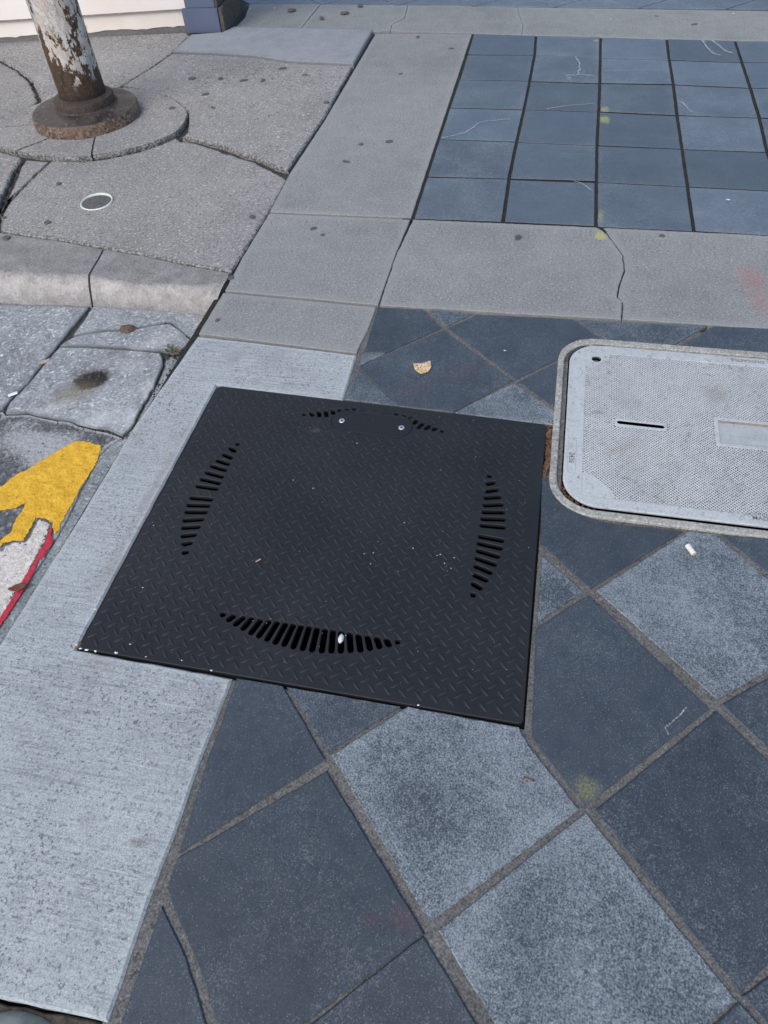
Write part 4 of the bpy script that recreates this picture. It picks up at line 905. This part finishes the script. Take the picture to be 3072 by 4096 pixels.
# field floor with chamfered corners, ribs on top of it
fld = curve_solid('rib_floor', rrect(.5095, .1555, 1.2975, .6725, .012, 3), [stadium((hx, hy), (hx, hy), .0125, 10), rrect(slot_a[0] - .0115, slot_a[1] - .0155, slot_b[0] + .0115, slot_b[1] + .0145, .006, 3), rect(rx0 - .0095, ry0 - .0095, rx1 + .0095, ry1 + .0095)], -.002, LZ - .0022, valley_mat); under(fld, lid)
for cx_, cy_, s1, s2 in ((.511, .671, 1, -1), (.511, .157, 1, 1), (1.296, .671, -1, -1), (1.296, .157, -1, 1)):
    d_ = .062 if s2 < 0 else .070
    cp = [(cx_ - s1 * .0008, cy_ - s2 * .0008), (cx_ + s1 * d_, cy_ - s2 * .0008), (cx_ + s1 * d_ * .93, cy_ + s2 * d_ * .30), (cx_ + s1 * d_ * .62, cy_ + s2 * d_ * .62), (cx_ + s1 * d_ * .30, cy_ + s2 * d_ * .93), (cx_ - s1 * .0008, cy_ + s2 * d_)]
    hl = [stadium((hx, hy), (hx, hy), .0125, 10)] if (cx_ < .6 and cy_ > .5) else []
    o = curve_solid('corner_pad', ccw(cp), hl, .0004, LZ + .0002, lid_mat); under(o, lid)
rv, rf = [], []
pit_ = .0082 / math.sqrt(2)
X0, Y0, X1, Y1 = .5105, .1565, 1.2965, .6715
excl = [(hx - .0135, hy - .0135, hx + .0135, hy + .0135), (slot_a[0] - .0125, slot_a[1] - .0165, slot_b[0] + .0125, slot_b[1] + .0155), (rx0 - .0105, ry0 - .0105, rx1 + .0105, ry1 + .0105)]
for sgn in (1, -1):
    # lines y = sgn * x + c
    c_lo = Y0 - max(sgn * X0, sgn * X1); c_hi = Y1 - min(sgn * X0, sgn * X1)
    n_ = int((c_hi - c_lo) / .0082)
    for k in range(n_ + 1):
        cst = c_lo + k * .0082
        xs = sorted([(Y0 - cst) / sgn, (Y1 - cst) / sgn])
        a0, a1 = max(X0, xs[0]), min(X1, xs[1])
        if a1 - a0 < .004: continue
        cuts = [(a0, a1)]
        for ex0, ey0, ex1, ey1 in excl:
            ys = sorted([(ey0 - cst) / sgn, (ey1 - cst) / sgn])
            b0, b1 = max(ex0, ys[0]), min(ex1, ys[1])
            if b1 > b0:
                new = []
                for u0, u1 in cuts:
                    if b1 <= u0 or b0 >= u1: new.append((u0, u1)); continue
                    if b0 > u0: new.append((u0, b0))
                    if b1 < u1: new.append((b1, u1))
                cuts = new
        for u0, u1 in cuts:
            if u1 - u0 < .003: continue
            nx, ny = -sgn * .7071, .7071
            hw = .0014; tw = .0009 if sgn == 1 else .0004; zt = LZ - (.0003 if sgn == 1 else .0012)
            base = len(rv)
            for u in (u0, u1):
                y_ = sgn * u + cst
                rv += [(u + nx * hw, y_ + ny * hw, LZ - .0023), (u + nx * tw, y_ + ny * tw, zt), (u - nx * tw, y_ - ny * tw, zt), (u - nx * hw, y_ - ny * hw, LZ - .0023)]
            for t in range(3): rf.append((base + t, base + t + 1, base + 4 + t + 1, base + 4 + t))
ribs = tag(mesh_obj('diamond_ribs', rv, rf, ridge_mat, None), kind='stuff'); under(ribs, lid)

def text(body_, size, loc, rot, mat, parent, name, h=.0006):
    cu = bpy.data.curves.new(name, 'FONT'); cu.body = body_; cu.size = size; cu.extrude = h; cu.resolution_u = 3; cu.offset = .0002
    tmp = bpy.data.objects.new('tmp', cu); col.objects.link(tmp)
    dg = bpy.context.evaluated_depsgraph_get(); me = bpy.data.meshes.new_from_object(tmp.evaluated_get(dg))
    bpy.data.objects.remove(tmp); bpy.data.curves.remove(cu)
    mt = Matrix.Translation(loc) @ Matrix.Rotation(rot, 4, 'Z')
    for w in me.vertices: w.co = mt @ w.co
    me.materials.clear()
    o = link(name, me, mat); under(o, parent); return o
text('OLDCASTLE', .0150, (.957, .6945, LZ), math.pi, letter_mat, lid, 'lettering')
text('2436', .0175, (.4795, .287, LZ), -math.pi / 2, letter_mat, lid, 'lettering')
text('MADE IN USA', .0150, (.864, .1435, LZ), 0, letter_mat, lid, 'lettering')
def outline(name, pts, w, closed=True):
    o = curve_solid(name, offset(ccw(pts), -w), [ccw(pts)], LZ - .001, LZ + .0004, border_mat); under(o, lid)
outline('letter_border', rrect(.854, .6905, 1.03, .7025 - .001, .003, 3), .0006)
outline('letter_border', rrect(.4765, .2215, .4945, .335, .003, 3), .0006)
outline('letter_border', rrect(.858, .1415, 1.05, .1600, .003, 3), .0006)
o = curve_solid('round_logo', stadium((.969, .7005 - .001), (.969, .7005 - .001), .0058, 8), [stadium((.969, .6995), (.969, .6995), .0044, 8)], LZ - .001, LZ + .0004, letter_mat); under(o, lid)
text('ro', .0085, (.500, .2135, LZ), -math.pi / 2, letter_mat, lid, 'lettering')

# ------------------------------------------------------------------ lamp post
def post_mat(name, kind):
    k = Mat(name)
    z = k.z()
    v = k.mapping(sc=(1, 1, .55))
    n1 = k.noise(13, 6, .70, v); n2 = k.noise(34, 5, .7, v, w=2); n3 = k.noise(6, 4, .6, v, w=5); n4 = k.noise(90, 4, .7, w=1); n5 = k.noise(20, 6, .7, v, w=12)
    paint_c = k.mix(k.map(n3, .44, .52), (.33,.32,.325), (.48,.42,.37))
    paint_c = k.mix(k.map(n5, .50, .54), paint_c, (.52,.50,.47))
    paint_c = k.mix(k.math('MULTIPLY', k.map(n2, .54, .58), .7), paint_c, (.25,.235,.20))
    edge_ = k.math('ABSOLUTE', k.math('SUBTRACT', n5, .52))
    paint_c = k.mix(k.math('MULTIPLY', k.map(edge_, .012, .003), .55), paint_c, (.10,.085,.07))
    rust = k.mix(k.map(n2, .40, .60), (.022,.014,.010), (.070,.038,.020))
    rust = k.mix(k.math('MULTIPLY', k.map(n4, .54, .66), .6), rust, (.20,.14,.06))
    if kind == 'shaft':
        t = k.map(z, .09, .46, .120, -.022)
        m_ = k.map(k.math('ADD', k.math('ADD', k.math('MULTIPLY', n1, .62), k.math('MULTIPLY', n2, .38)), t), .535, .550)
        c = k.mix(m_, paint_c, rust)
        low = k.math('ADD', z, k.math('MULTIPLY', k.math('SUBTRACT', n1, .5), .16))
        c = k.mix(k.math('MULTIPLY', k.map(low, .175, .135), .95), c, k.mix(k.map(n4, .5, .68), (.034,.019,.011), (.12,.062,.028)))
        c = k.mix(k.map(low, .13, .10), c, (.016,.012,.010))
    elif kind == 'neck':
        m_ = k.map(k.math('ADD', k.math('MULTIPLY', n1, .5), k.math('MULTIPLY', n2, .5)), .58, .66)
        c = k.mix(m_, k.mix(k.map(n4, .4, .6), (.024,.019,.016), (.062,.042,.030)), (.14,.13,.12))
    elif kind == 'disc':
        c = k.mix(k.map(n1, .42, .60), (.020,.017,.016), (.065,.052,.046))
        c = k.mix(k.map(n2, .58, .66), c, (.17,.18,.20))
        rim = k.mix(k.map(n4, .44, .56), (.042,.023,.014), (.18,.13,.095))
        rim = k.mix(k.math('MULTIPLY', k.map(n1, .46, .56), .75), rim, (.095,.050,.030))
        g = k.n('ShaderNodeNewGeometry'); sp = k.n('ShaderNodeSeparateXYZ'); k.link(g.outputs['Normal'], sp.inputs[0])
        c = k.mix(k.map(sp.outputs[2], .75, .45), c, rim)
    k.bump(k.math('ADD', n2, k.math('MULTIPLY', n4, .5)), .7, .006)
    return k.done(c, .52 if kind == 'disc' else .7, .45)
px, py = -1.612, 2.012
post = empty('lamp_post', (px, py, .01))
tag(post, 'peeling rusty iron post on a round base disc in cracked concrete', 'post')
def up(o): return under(o, post)
up(lathe('base_disc', [(.224, .008), (.223, .014), (.220, .050), (.215, .056), (.125, .059)], post_mat('rusty disc', 'disc'), None, (px, py), 72, wob=.006))
up(lathe('neck', [(.137, .057), (.130, .0605), (.1265, .064), (.1245, .088), (.121, .094), (.112, .0965), (.100, .100)], post_mat('rusty neck', 'neck'), None, (px - .004, py + .022), 64, wob=.012))
up(lathe('shaft', [(.097, .098), (.0955, .13), (.0945, .3), (.094, .6), (.093, 1.0), (.091, 2.0), (.085, 3.6)], post_mat('peeling paint on iron', 'shaft'), None, (px - .004, py + .026), 64, wob=.010))

# ------------------------------------------------------------------ wall and plinth
def wall_mat(name, lo, hi, chips, cc, wz=(0, 1)):
    k = Mat(name)
    n1 = k.noise(7, 5, .65); n2 = k.noise(40, 4, .7, w=2); n3 = k.noise(2.5, 4, .6, w=4)
    c = k.mix(k.map(n3, .35, .65), lo, hi)
    c = k.mix(k.math('MULTIPLY', k.map(k.math('ADD', k.math('MULTIPLY', n1, .6), k.math('MULTIPLY', n2, .4)), .66 - chips, .70 - chips), .85), c, cc)
    k.bump(k.math('ADD', n1, n2), .3, .004)
    return k.done(c, .7, .35)
cream = wall_mat('cream wall paint', (.74,.66,.61), (.80,.75,.71), .02, (.32,.28,.25))
skirt = wall_mat('chalky lower board paint', (.72,.63,.56), (.80,.75,.71), .075, (.40,.27,.18))
foot = concrete('wall footing', (.17,.16,.155), (.27,.26,.25), speck=.25, pits=.4, white=.3, fine=200, seed=12)
w0, w1 = Vector(S['wall_base'][0]), Vector(S['wall_base'][3])
wd = (w1 - w0).normalized(); wlen = (w1 - w0).length + .05; back = Vector((-wd.y, wd.x))
w0 = w0 - wd * 2.5; wlen += 2.5
wall = empty('wall', (w0.x, w0.y, 0))
tag(wall, 'cream painted wall with a peeling lower board behind the rusty post', 'wall')
wm = Matrix(((wd.x, back.x, 0, w0.x), (wd.y, back.y, 0, w0.y), (0, 0, 1, 0), (0, 0, 0, 1)))
def wall_strip(name, z0, z1, y0, mat, rag=0.0, n=150):
    v, f = [], []
    for i in range(n + 1):
        x = wlen * i / n
        zt = z1 + rag * (noise.noise(Vector((x * 6, 1, 0))) + .6 * noise.noise(Vector((x * 24, 2, 0))))
        for (yy, zz) in ((y0, z0), (y0, zt), (.25, zt), (.25, z0)): v.append(wm @ Vector((x, yy, zz)))
    for i in range(n):
        for t in range(4): f.append((i * 4 + t, i * 4 + (t + 1) % 4, (i + 1) * 4 + (t + 1) % 4, (i + 1) * 4 + t))
    o = mesh_obj(name, v, [q[::-1] for q in f], mat, None); return under(o, wall)
wall_strip('footing', -.06, .036, .004, foot, .0)
o = wall_strip('lower_board', .030, .105, .0005, skirt)
# ragged lower paint edge of the board
for i, w in enumerate(o.data.vertices):
    if i % 4 in (0,):
        x = (i // 4) / 150 * wlen
        w.co.z += .008 * noise.noise(Vector((x * 7, 0, 3))) + .006 * noise.noise(Vector((x * 30, 0, 3)))
wall_strip('upper_board', .108, 3.2, -.010, cream)
wall_strip('ledge', .102, .1085, -.012, simple('grey lap edge', (.16,.14,.13), (.30,.27,.25), 50))

blue = wall_mat('worn blue grey paint', (.085,.105,.165), (.11,.135,.20), .02, (.25,.23,.22))
wood = concrete('weathered bare wood', (.085,.075,.065), (.16,.145,.125), speck=.3, pits=.5, white=.7, fine=120, mott=.5, seed=14)
p0, p1, p2 = [Vector(q) for q in S['plinth']]
pl = empty('column_plinth', (p0.x, p0.y, 0))
tag(pl, 'blue-grey timber column foot with bare weathered side ending the cream wall', 'column')
ux = (p1 - p0).normalized(); uy = Vector((-ux.y, ux.x)); wdt = (p1 - p0).length; dep = .33
pm = Matrix(((ux.x, uy.x, 0, p0.x), (ux.y, uy.y, 0, p0.y), (0, 0, 1, 0), (0, 0, 0, 1)))
def pb(name, x0, x1, y0, y1, z0, z1, mat, bev=.002):
    o = box(name, x0, x1, y0, y1, z0, z1, mat, None, pm, bev); return under(o, pl)
pb('front_board', 0, wdt - .004, 0, .022, .004, .112, blue)
pb('side_board', wdt - .001, wdt + .020, .004, dep, .003, .112, wood)
pb('core', .004, wdt - .003, .024, dep - .002, .003, .110, wood)
pb('column_front', .018, wdt - .018, .016, .035, .1125, 3.2, blue)
pb('column_side', wdt - .0178, wdt - .004, .020, dep - .02, .1125, 3.2, wood)
pb('column_core', .020, wdt - .019, .036, dep - .02, .1125, 3.2, wood)

# ------------------------------------------------------------------ pipe ring set in the old slab
ring_pts = S['ring']
rcx = (ring_pts[0][0] + ring_pts[1][0]) / 2; rcy = (ring_pts[0][1] + ring_pts[1][1]) / 2
ring = empty('cleanout_ring', (rcx, rcy, 0))
tag(ring, 'pale green pipe ring filled with concrete in the old slab', 'pipe ring')
pvc = simple('pale green pvc', (.50,.56,.50), (.62,.66,.60), 60, .5, .1)
oo = []
n = 48
prof = [(.0585, -.02), (.0585, .004), (.0570, .0065), (.0545, .0065), (.0530, .004), (.0525, -.02)]
v = [(rcx + r * math.cos(2 * math.pi * i / n), rcy + r * math.sin(2 * math.pi * i / n), z + .003 * math.sin(2 * math.pi * i / n)) for r, z in prof for i in range(n)]
f = [(k * n + i, k * n + (i + 1) % n, (k + 1) * n + (i + 1) % n, (k + 1) * n + i) for k in range(5) for i in range(n)]
under(mesh_obj('pipe_ring', v, f, pvc, None, smooth=True), ring)
under(lathe('fill', [(.0528, -.01), (.0528, .0025), (.049, .0030)], concrete('ring fill', (.10,.105,.105), (.18,.185,.18), speck=.4, fine=180, seed=15), None, (rcx, rcy), 40), ring)

# ------------------------------------------------------------------ small loose things
def leaf_mesh(name, outline_pts, z, mat, curl=.006, parent=None):
    p = refine(ccw(outline_pts), .004, .0016, 150)
    cx_ = sum(q[0] for q in p) / len(p); cy_ = sum(q[1] for q in p) / len(p)
    R = max(math.dist(q, (cx_, cy_)) for q in p)
    v, e = [], []
    for s in (1, .72, .42, .15):
        for q in p:
            x, y = cx_ + (q[0] - cx_) * s, cy_ + (q[1] - cy_) * s
            d = math.dist((x, y), (cx_, cy_)) / R
            v.append((x, y, z + .0015 + curl * d * d * (1 + .8 * noise.noise(Vector((x * 60, y * 60, 2)))) + .0012 * noise.noise(Vector((x * 160, y * 160, 4))))); e.append(1 - s)
    n = len(p); f = []
    for k in range(3):
        for i in range(n): f.append((k * n + i, k * n + (i + 1) % n, (k + 1) * n + (i + 1) % n, (k + 1) * n + i))
    f.append(tuple(range(3 * n, 4 * n)))
    o = mesh_obj(name, v, f, mat, parent, e, smooth=True)
    so = o.modifiers.new('thickness', 'SOLIDIFY'); so.thickness = .0006
    return o
def leaf_m():
    k = Mat('dry yellow leaf')
    c = k.mix(k.map(k.noise(30, 3, .6), .35, .65), (.62,.46,.26), (.66,.55,.40))
    t = k.n('ShaderNodeSeparateXYZ'); k.link(k.pos, t.inputs[0])
    c = k.mix(k.map(k.math('ADD', t.outputs[1], k.math('MULTIPLY', k.noise(40, 3, .6), .03)), .555, .535), c, (.58,.38,.09))
    c = k.mix(k.math('MULTIPLY', k.map(k.noise(210, 3, .7, w=3), .50, .58), k.map(k.noise(30, 2, .5, w=8), .40, .56)), c, (.17,.075,.07))
    k.bump(k.noise(90, 3, .6), .4, .002)
    return k.done(c, .6, .4)
lf = empty('dry_leaf', (.088, .548, .001))
tag(lf, 'dry yellow leaf with brown specks lying on dark slate above the steel plate', 'leaf', 'dry leaves blown onto the pavement')
under(leaf_mesh('blade', S['leaf'][:6], .001, leaf_m(), .0035), lf)
def twig(name, a, b, r, mat, z):
    d = Vector((b[0] - a[0], b[1] - a[1], 0)); L = d.length; th = math.atan2(d.y, d.x)
    v, f = [], []
    for i in range(5):
        t = i / 4
        for k in range(6):
            an = 2 * math.pi * k / 6; rr = r * (1 - .4 * t)
            v.append((a[0] + d.x * t - math.sin(th) * (rr * math.cos(an) + .0016 * math.sin(t * 5)), a[1] + d.y * t + math.cos(th) * (rr * math.cos(an) + .0016 * math.sin(t * 5)), z + r + rr * math.sin(an)))
        if i:
            for k in range(6): f.append(((i - 1) * 6 + k, (i - 1) * 6 + (k + 1) % 6, i * 6 + (k + 1) % 6, i * 6 + k))
    f += [tuple(range(6)), tuple(range(24, 30))]
    return mesh_obj(name, v, f, mat)
brown = simple('dry brown leaf litter', (.055,.028,.016), (.17,.095,.055), 60, .7, .4)
rustleaf = simple('red brown leaf', (.10,.035,.022), (.18,.07,.04), 60, .6, .4)
tanleaf = simple('tan leaf', (.30,.23,.17), (.44,.36,.29), 60, .7, .4)
under(twig('stalk', (.100, .556), (.112, .552), .0007, brown, .0095), lf)
tag(twig('twig', *S['twig'], .0014, rustleaf, .0015), 'thin brown twig lying on the pale tile below the steel plate', 'twig')
# cigarette end
ba, bb = S['butt']
butt = empty('cigarette_butt', (ba[0], ba[1], .002))
tag(butt, 'off-white cigarette end lying on the pale tile under the box lid', 'cigarette end')
bw = simple('soiled filter paper', (.60,.55,.50), (.72,.69,.66), 120, .8, .3)
bx = simple('filter tip', (.36,.26,.17), (.52,.44,.35), 150, .9)
def tube(name, a, b, r, z, mat, n=14, flat=.85):
    d = Vector((b[0] - a[0], b[1] - a[1], 0)); th = math.atan2(d.y, d.x); v, f = [], []
    for t in (0, .3, .7, 1):
        for k in range(n):
            an = 2 * math.pi * k / n; rr = r * (1 + .06 * noise.noise(Vector((t * 4, k, 1))))
            v.append((a[0] + d.x * t - math.sin(th) * rr * math.cos(an), a[1] + d.y * t + math.cos(th) * rr * math.cos(an), z + r * flat + rr * flat * math.sin(an)))
    for i in range(3):
        for k in range(n): f.append((i * n + k, i * n + (k + 1) % n, (i + 1) * n + (k + 1) % n, (i + 1) * n + k))
    f += [tuple(range(n)), tuple(range(3 * n, 4 * n))]
    return mesh_obj(name, v, f, mat)
under(tube('paper', ba, bb, .0058, .0015, bw), butt)
dv = (Vector(bb) - Vector(ba)).normalized()
under(tube('filter_end', bb, (bb[0] + dv.x * .0012, bb[1] + dv.y * .0012), .0050, .0022, bx), butt)
# stone chip caught in a slot
def pebble(name, c, r, mat, sub=2, seed=0, amp=.25):
    bm = bmesh.new(); bmesh.ops.create_icosphere(bm, subdivisions=sub, radius=1)
    for w in bm.verts:
        q = 1 + amp * noise.noise(w.co * 1.3 + Vector((seed, 0, 0))) + amp * .4 * noise.noise(w.co * 3.5 + Vector((0, seed, 0)))
        w.co = Vector((c[0] + w.co.x * r[0] * q, c[1] + w.co.y * r[1] * q, c[2] + w.co.z * r[2] * q))
    me = bpy.data.meshes.new(name); bm.to_mesh(me); bm.free()
    o = link(name, me, mat); me.polygons.foreach_set('use_smooth', [True] * len(me.polygons)); return o
cx_, cy_ = S['chip_slot'][0]
tag(pebble('stone_chip', (cx_, cy_ + .002, -.001), (.0056, .0105, .006), simple('white stone', (.42,.42,.41), (.72,.72,.70), 150, .8), 2, 4), 'small white stone chip stuck in a slot of the near arc', 'stone')
pa, pb_ = S['paper_left']
tag(box('paper_scrap', -.013, .013, -.006, .006, 0, .002, simple('white card', (.66,.66,.66), (.76,.76,.75), 80), None, Matrix.Translation(((pa[0] + pb_[0]) / 2, (pa[1] + pb_[1]) / 2, -.0675)) @ Matrix.Rotation(.75, 4, 'Z'), .0008), 'white scrap of card in the gutter joint at the left edge', 'paper scrap')
def small_leaf(name, c, L, W_, ang, z, mat, label, curl=.004):
    pts = []
    for k in range(12):
        a = 2 * math.pi * k / 12; x, y = L * math.cos(a), W_ * math.sin(a) * (1 - .3 * abs(math.cos(a)))
        pts.append((c[0] + x * math.cos(ang) - y * math.sin(ang), c[1] + x * math.sin(ang) + y * math.cos(ang)))
    return tag(leaf_mesh(name, pts, z, mat, curl), label, 'leaf', 'dry leaves blown onto the pavement')
small_leaf('dry_leaf', S['leaf_red'][0], .020, .010, .5, -.066, rustleaf, 'small red-brown leaf lying on the red painted line')
small_leaf('dry_leaf', S['leaf_joint'][0], .020, .008, .9, -.072, tanleaf, 'narrow tan leaf wedged in the gutter joint')
small_leaf('dry_leaf', (S['leaf_corner'][0][0] + .004, S['leaf_corner'][0][1] - .002), .012, .008, .4, -.004, rustleaf, 'brown leaf bit in the near left corner of the steel plate')
small_leaf('dry_leaf', (.846, .4405), .014, .005, -.2, -.004, simple('tan leaf in recess', (.34,.24,.16), (.46,.35,.26), 60), 'tan leaf lying in the rectangular recess of the box lid', .003)
small_leaf('dry_leaf', (-1.372, 3.16), .012, .010, .2, .003, simple('amber leaf', (.16,.08,.02), (.28,.15,.04), 60), 'amber leaf bit at the foot of the blue column', .008)
# litter between plate and box
rng = random.Random(3)
lv, lfc = [], []
def flake(x, y, z, s):
    a = rng.uniform(0, 6.3); b = len(lv); tx, ty = rng.uniform(-.7, .7), rng.uniform(-.7, .7)
    for k in range(6):
        an = 2 * math.pi * k / 6; u, w = s * math.cos(an), s * .45 * math.sin(an)
        px_, py_ = u * math.cos(a) - w * math.sin(a), u * math.sin(a) + w * math.cos(a)
        lv.append((x + px_, y + py_, z + px_ * tx + py_ * ty + .002 * math.cos(an * 2)))
    lfc.append(tuple(range(b, b + 6)))
for _ in range(420): flake(rng.uniform(.426, .4375), rng.uniform(.19, .395), rng.uniform(-.014, -.001), rng.uniform(.003, .009))
for _ in range(170): flake(rng.uniform(.456, .467), rng.uniform(.20, .56), rng.uniform(-.03, -.015), rng.uniform(.004, .009))
for _ in range(120):
    a = math.radians(rng.uniform(180, 265)); flake(.548 + .0865 * math.cos(a), .212 + .088 * math.sin(a), rng.uniform(-.02, -.004), rng.uniform(.003, .007))
for _ in range(120): flake(rng.uniform(-.37, .40), rng.uniform(-.412, -.402), -.012 + rng.uniform(-.006, .003), rng.uniform(.003, .006))
litter = mesh_obj('leaf_litter', lv, lfc, brown)
tag(litter, 'crumbled brown leaf litter in the gaps round the plate and box', 'leaf litter', kind='stuff')
lg = curve_solid('gap_soil', rect(.4255, .18, .4385, .40), [], -.03, -.021, dirt_mat); tag(lg, kind='structure')
# debris in cracks: grit
gv, gf = [], []
def grit(x, y, z, s):
    b = len(gv)
    dirs = [(1, 0, 0), (-1, 0, 0), (0, 1, 0), (0, -1, 0), (0, 0, 1), (0, 0, -1)]
    for d in dirs:
        q = s * rng.uniform(.6, 1.2); gv.append((x + d[0] * q, y + d[1] * q, z + d[2] * q * .7))
    for t in ((0, 2, 4), (2, 1, 4), (1, 3, 4), (3, 0, 4), (2, 0, 5), (1, 2, 5), (3, 1, 5), (0, 3, 5)): gf.append(tuple(b + q for q in t))
def along(pts, n, w, z, s0, s1):
    for _ in range(n):
        i = rng.randrange(len(pts) - 1); t = rng.random(); a, b = pts[i], pts[i + 1]
        grit(a[0] + (b[0] - a[0]) * t + rng.uniform(-w, w), a[1] + (b[1] - a[1]) * t + rng.uniform(-w, w), z, rng.uniform(s0, s1))
wl = S['walk_left']
along(wl[11:17], 200, .012, -.006, .003, .010)
along(S['walk_sliver'][3:10], 220, .012, -.007, .003, .010)
along([(CX + CR * 1.02 * math.cos(math.radians(t)), CY + CR * 1.02 * math.sin(math.radians(t))) for t in range(-70, 40, 8)], 200, .008, -.006, .003, .008)
along(S['walk_front'][:10], 130, .008, -.008, .003, .007)
along(S['gut_c'][7:14], 220, .010, -.076, .003, .007)
along(S['gut_b'][5:9], 90, .008, -.075, .003, .007)
along(S['patch'][5:9], 160, .02, -.076, .003, .008)
for _ in range(260):
    x, y = rng.uniform(-.1, 1.2), rng.uniform(-1.2, .8)
    if (PIT[0] < x < PIT[2] and PIT[1] < y < PIT[3]) or (BOX[0] < x and y > BOX[1]): continue
    grit(x, y, .0012, rng.uniform(.0006, .0016))
for _ in range(200): grit(rng.uniform(-.9, -.62), -.9 * 0 + rng.uniform(-.3, .7), -.0725, rng.uniform(.001, .003))
tag(mesh_obj('grit', gv, gf, crack_mat), 'loose grit lying in the cracks of the old sidewalk and gutter', 'grit', kind='stuff')
# pale paint flecks on the plate
fv, ff = [], []
def fleck(x, y, z, s):
    b = len(fv); n = 7; a0 = rng.uniform(0, 6)
    for k in range(n):
        q = s * rng.uniform(.5, 1.2); an = a0 + 2 * math.pi * k / n; fv.append((x + q * math.cos(an), y + q * .6 * math.sin(an), z))
    b2 = len(fv); fv.append((x, y, z + .0008))
    for k in range(n): ff.append((b + k, b + (k + 1) % n, b2))
for i, p in enumerate(S['chips']): fleck(p[0], p[1], PT + .0008, .0042 if i < 4 else .003)
for p in S['specks']: fleck(p[0], p[1], PT + .0015, rng.uniform(.0010, .0022))
for p in S['litter_bits']: fleck(p[0], p[1], .0045, rng.uniform(.004, .008))
for _ in range(110): fleck(rng.uniform(-.42, .41), rng.uniform(-.38, .37), PT + .0008, rng.uniform(.0004, .0010))
tag(mesh_obj('paint_flecks', fv, ff, simple('pale paint chips', (.62,.64,.63), (.75,.76,.75), 80, .7)), 'white paint flecks scattered on the steel plate', 'paint flecks', kind='stuff')
pch = S['peach_chip'][0]
tag(box('wood_splinter', -.006, .006, -.0015, .0015, 0, .0015, tanleaf, None, Matrix.Translation((pch[0], pch[1], PT + .001)) @ Matrix.Rotation(.8, 4, 'Z'), .0003), 'peach coloured splinter lying on the steel plate', 'splinter')
# stones in the bed
stone_m = simple('grey green river stone', (.15,.175,.165), (.29,.32,.30), 40, .7, .3)
st = S['stone'][0]
tag(pebble('river_stone', (st[0] + .005, st[1] - .060, -.045), (.105, .070, .050), stone_m, 4, 2, .10), 'smooth grey-green river stone at the bottom left corner below the pale slab', 'stone', 'river stones in the planting bed')
tag(pebble('river_stone', (st[0] + .095, st[1] - .065, -.05), (.045, .035, .02), stone_m, 3, 9, .15), 'smaller flat grey stone beside the twigs under the pale slab edge', 'stone', 'river stones in the planting bed')
b0 = S['stone'][2]
tw = twig('twig', (b0[0] - .01, b0[1] - .004), (b0[0] + .04, b0[1] - .04), .0016, brown, -.035)
tag(tw, 'dry stalk in the planting bed at the bottom left', 'twig')
small_leaf('dry_leaf', (b0[0] + .025, b0[1] - .015), .016, .007, 1.2, -.035, rustleaf, 'brown leaf in the planting bed below the pale slab')
bv = len(gv)
# weed in the gutter corner
weed = empty('weed', (*S['weed'][0], -.07))
tag(weed, 'tiny green weed with brown leaves in the gutter corner beside the pale slab', 'weed')
green = simple('dull green leaf', (.05,.075,.035), (.10,.13,.07), 60, .6)
for k in range(9):
    a = k * .75; c = (S['weed'][0][0] + .018 * math.cos(a) + .004 * k - .01, S['weed'][0][1] + .010 * math.sin(a))
    pts = [(c[0] + .010 * math.cos(t) * math.cos(a) - .004 * math.sin(t) * math.sin(a), c[1] + .010 * math.cos(t) * math.sin(a) + .004 * math.sin(t) * math.cos(a)) for t in [q * math.pi / 5 for q in range(10)]]
    under(leaf_mesh('leaf', pts, -.064 + .002 * (k % 4), green if k < 6 else rustleaf, .006), weed)
# rusty plug in the gutter crack
cl = S['clump'][0]
tag(pebble('rusty_plug', (cl[0], cl[1], -.070), (.026, .020, .010), simple('rusty clump', (.045,.03,.022), (.16,.12,.09), 80, .9, .8), 3, 6, .35), 'rusty lump of debris in the gutter crack', 'rust lump')
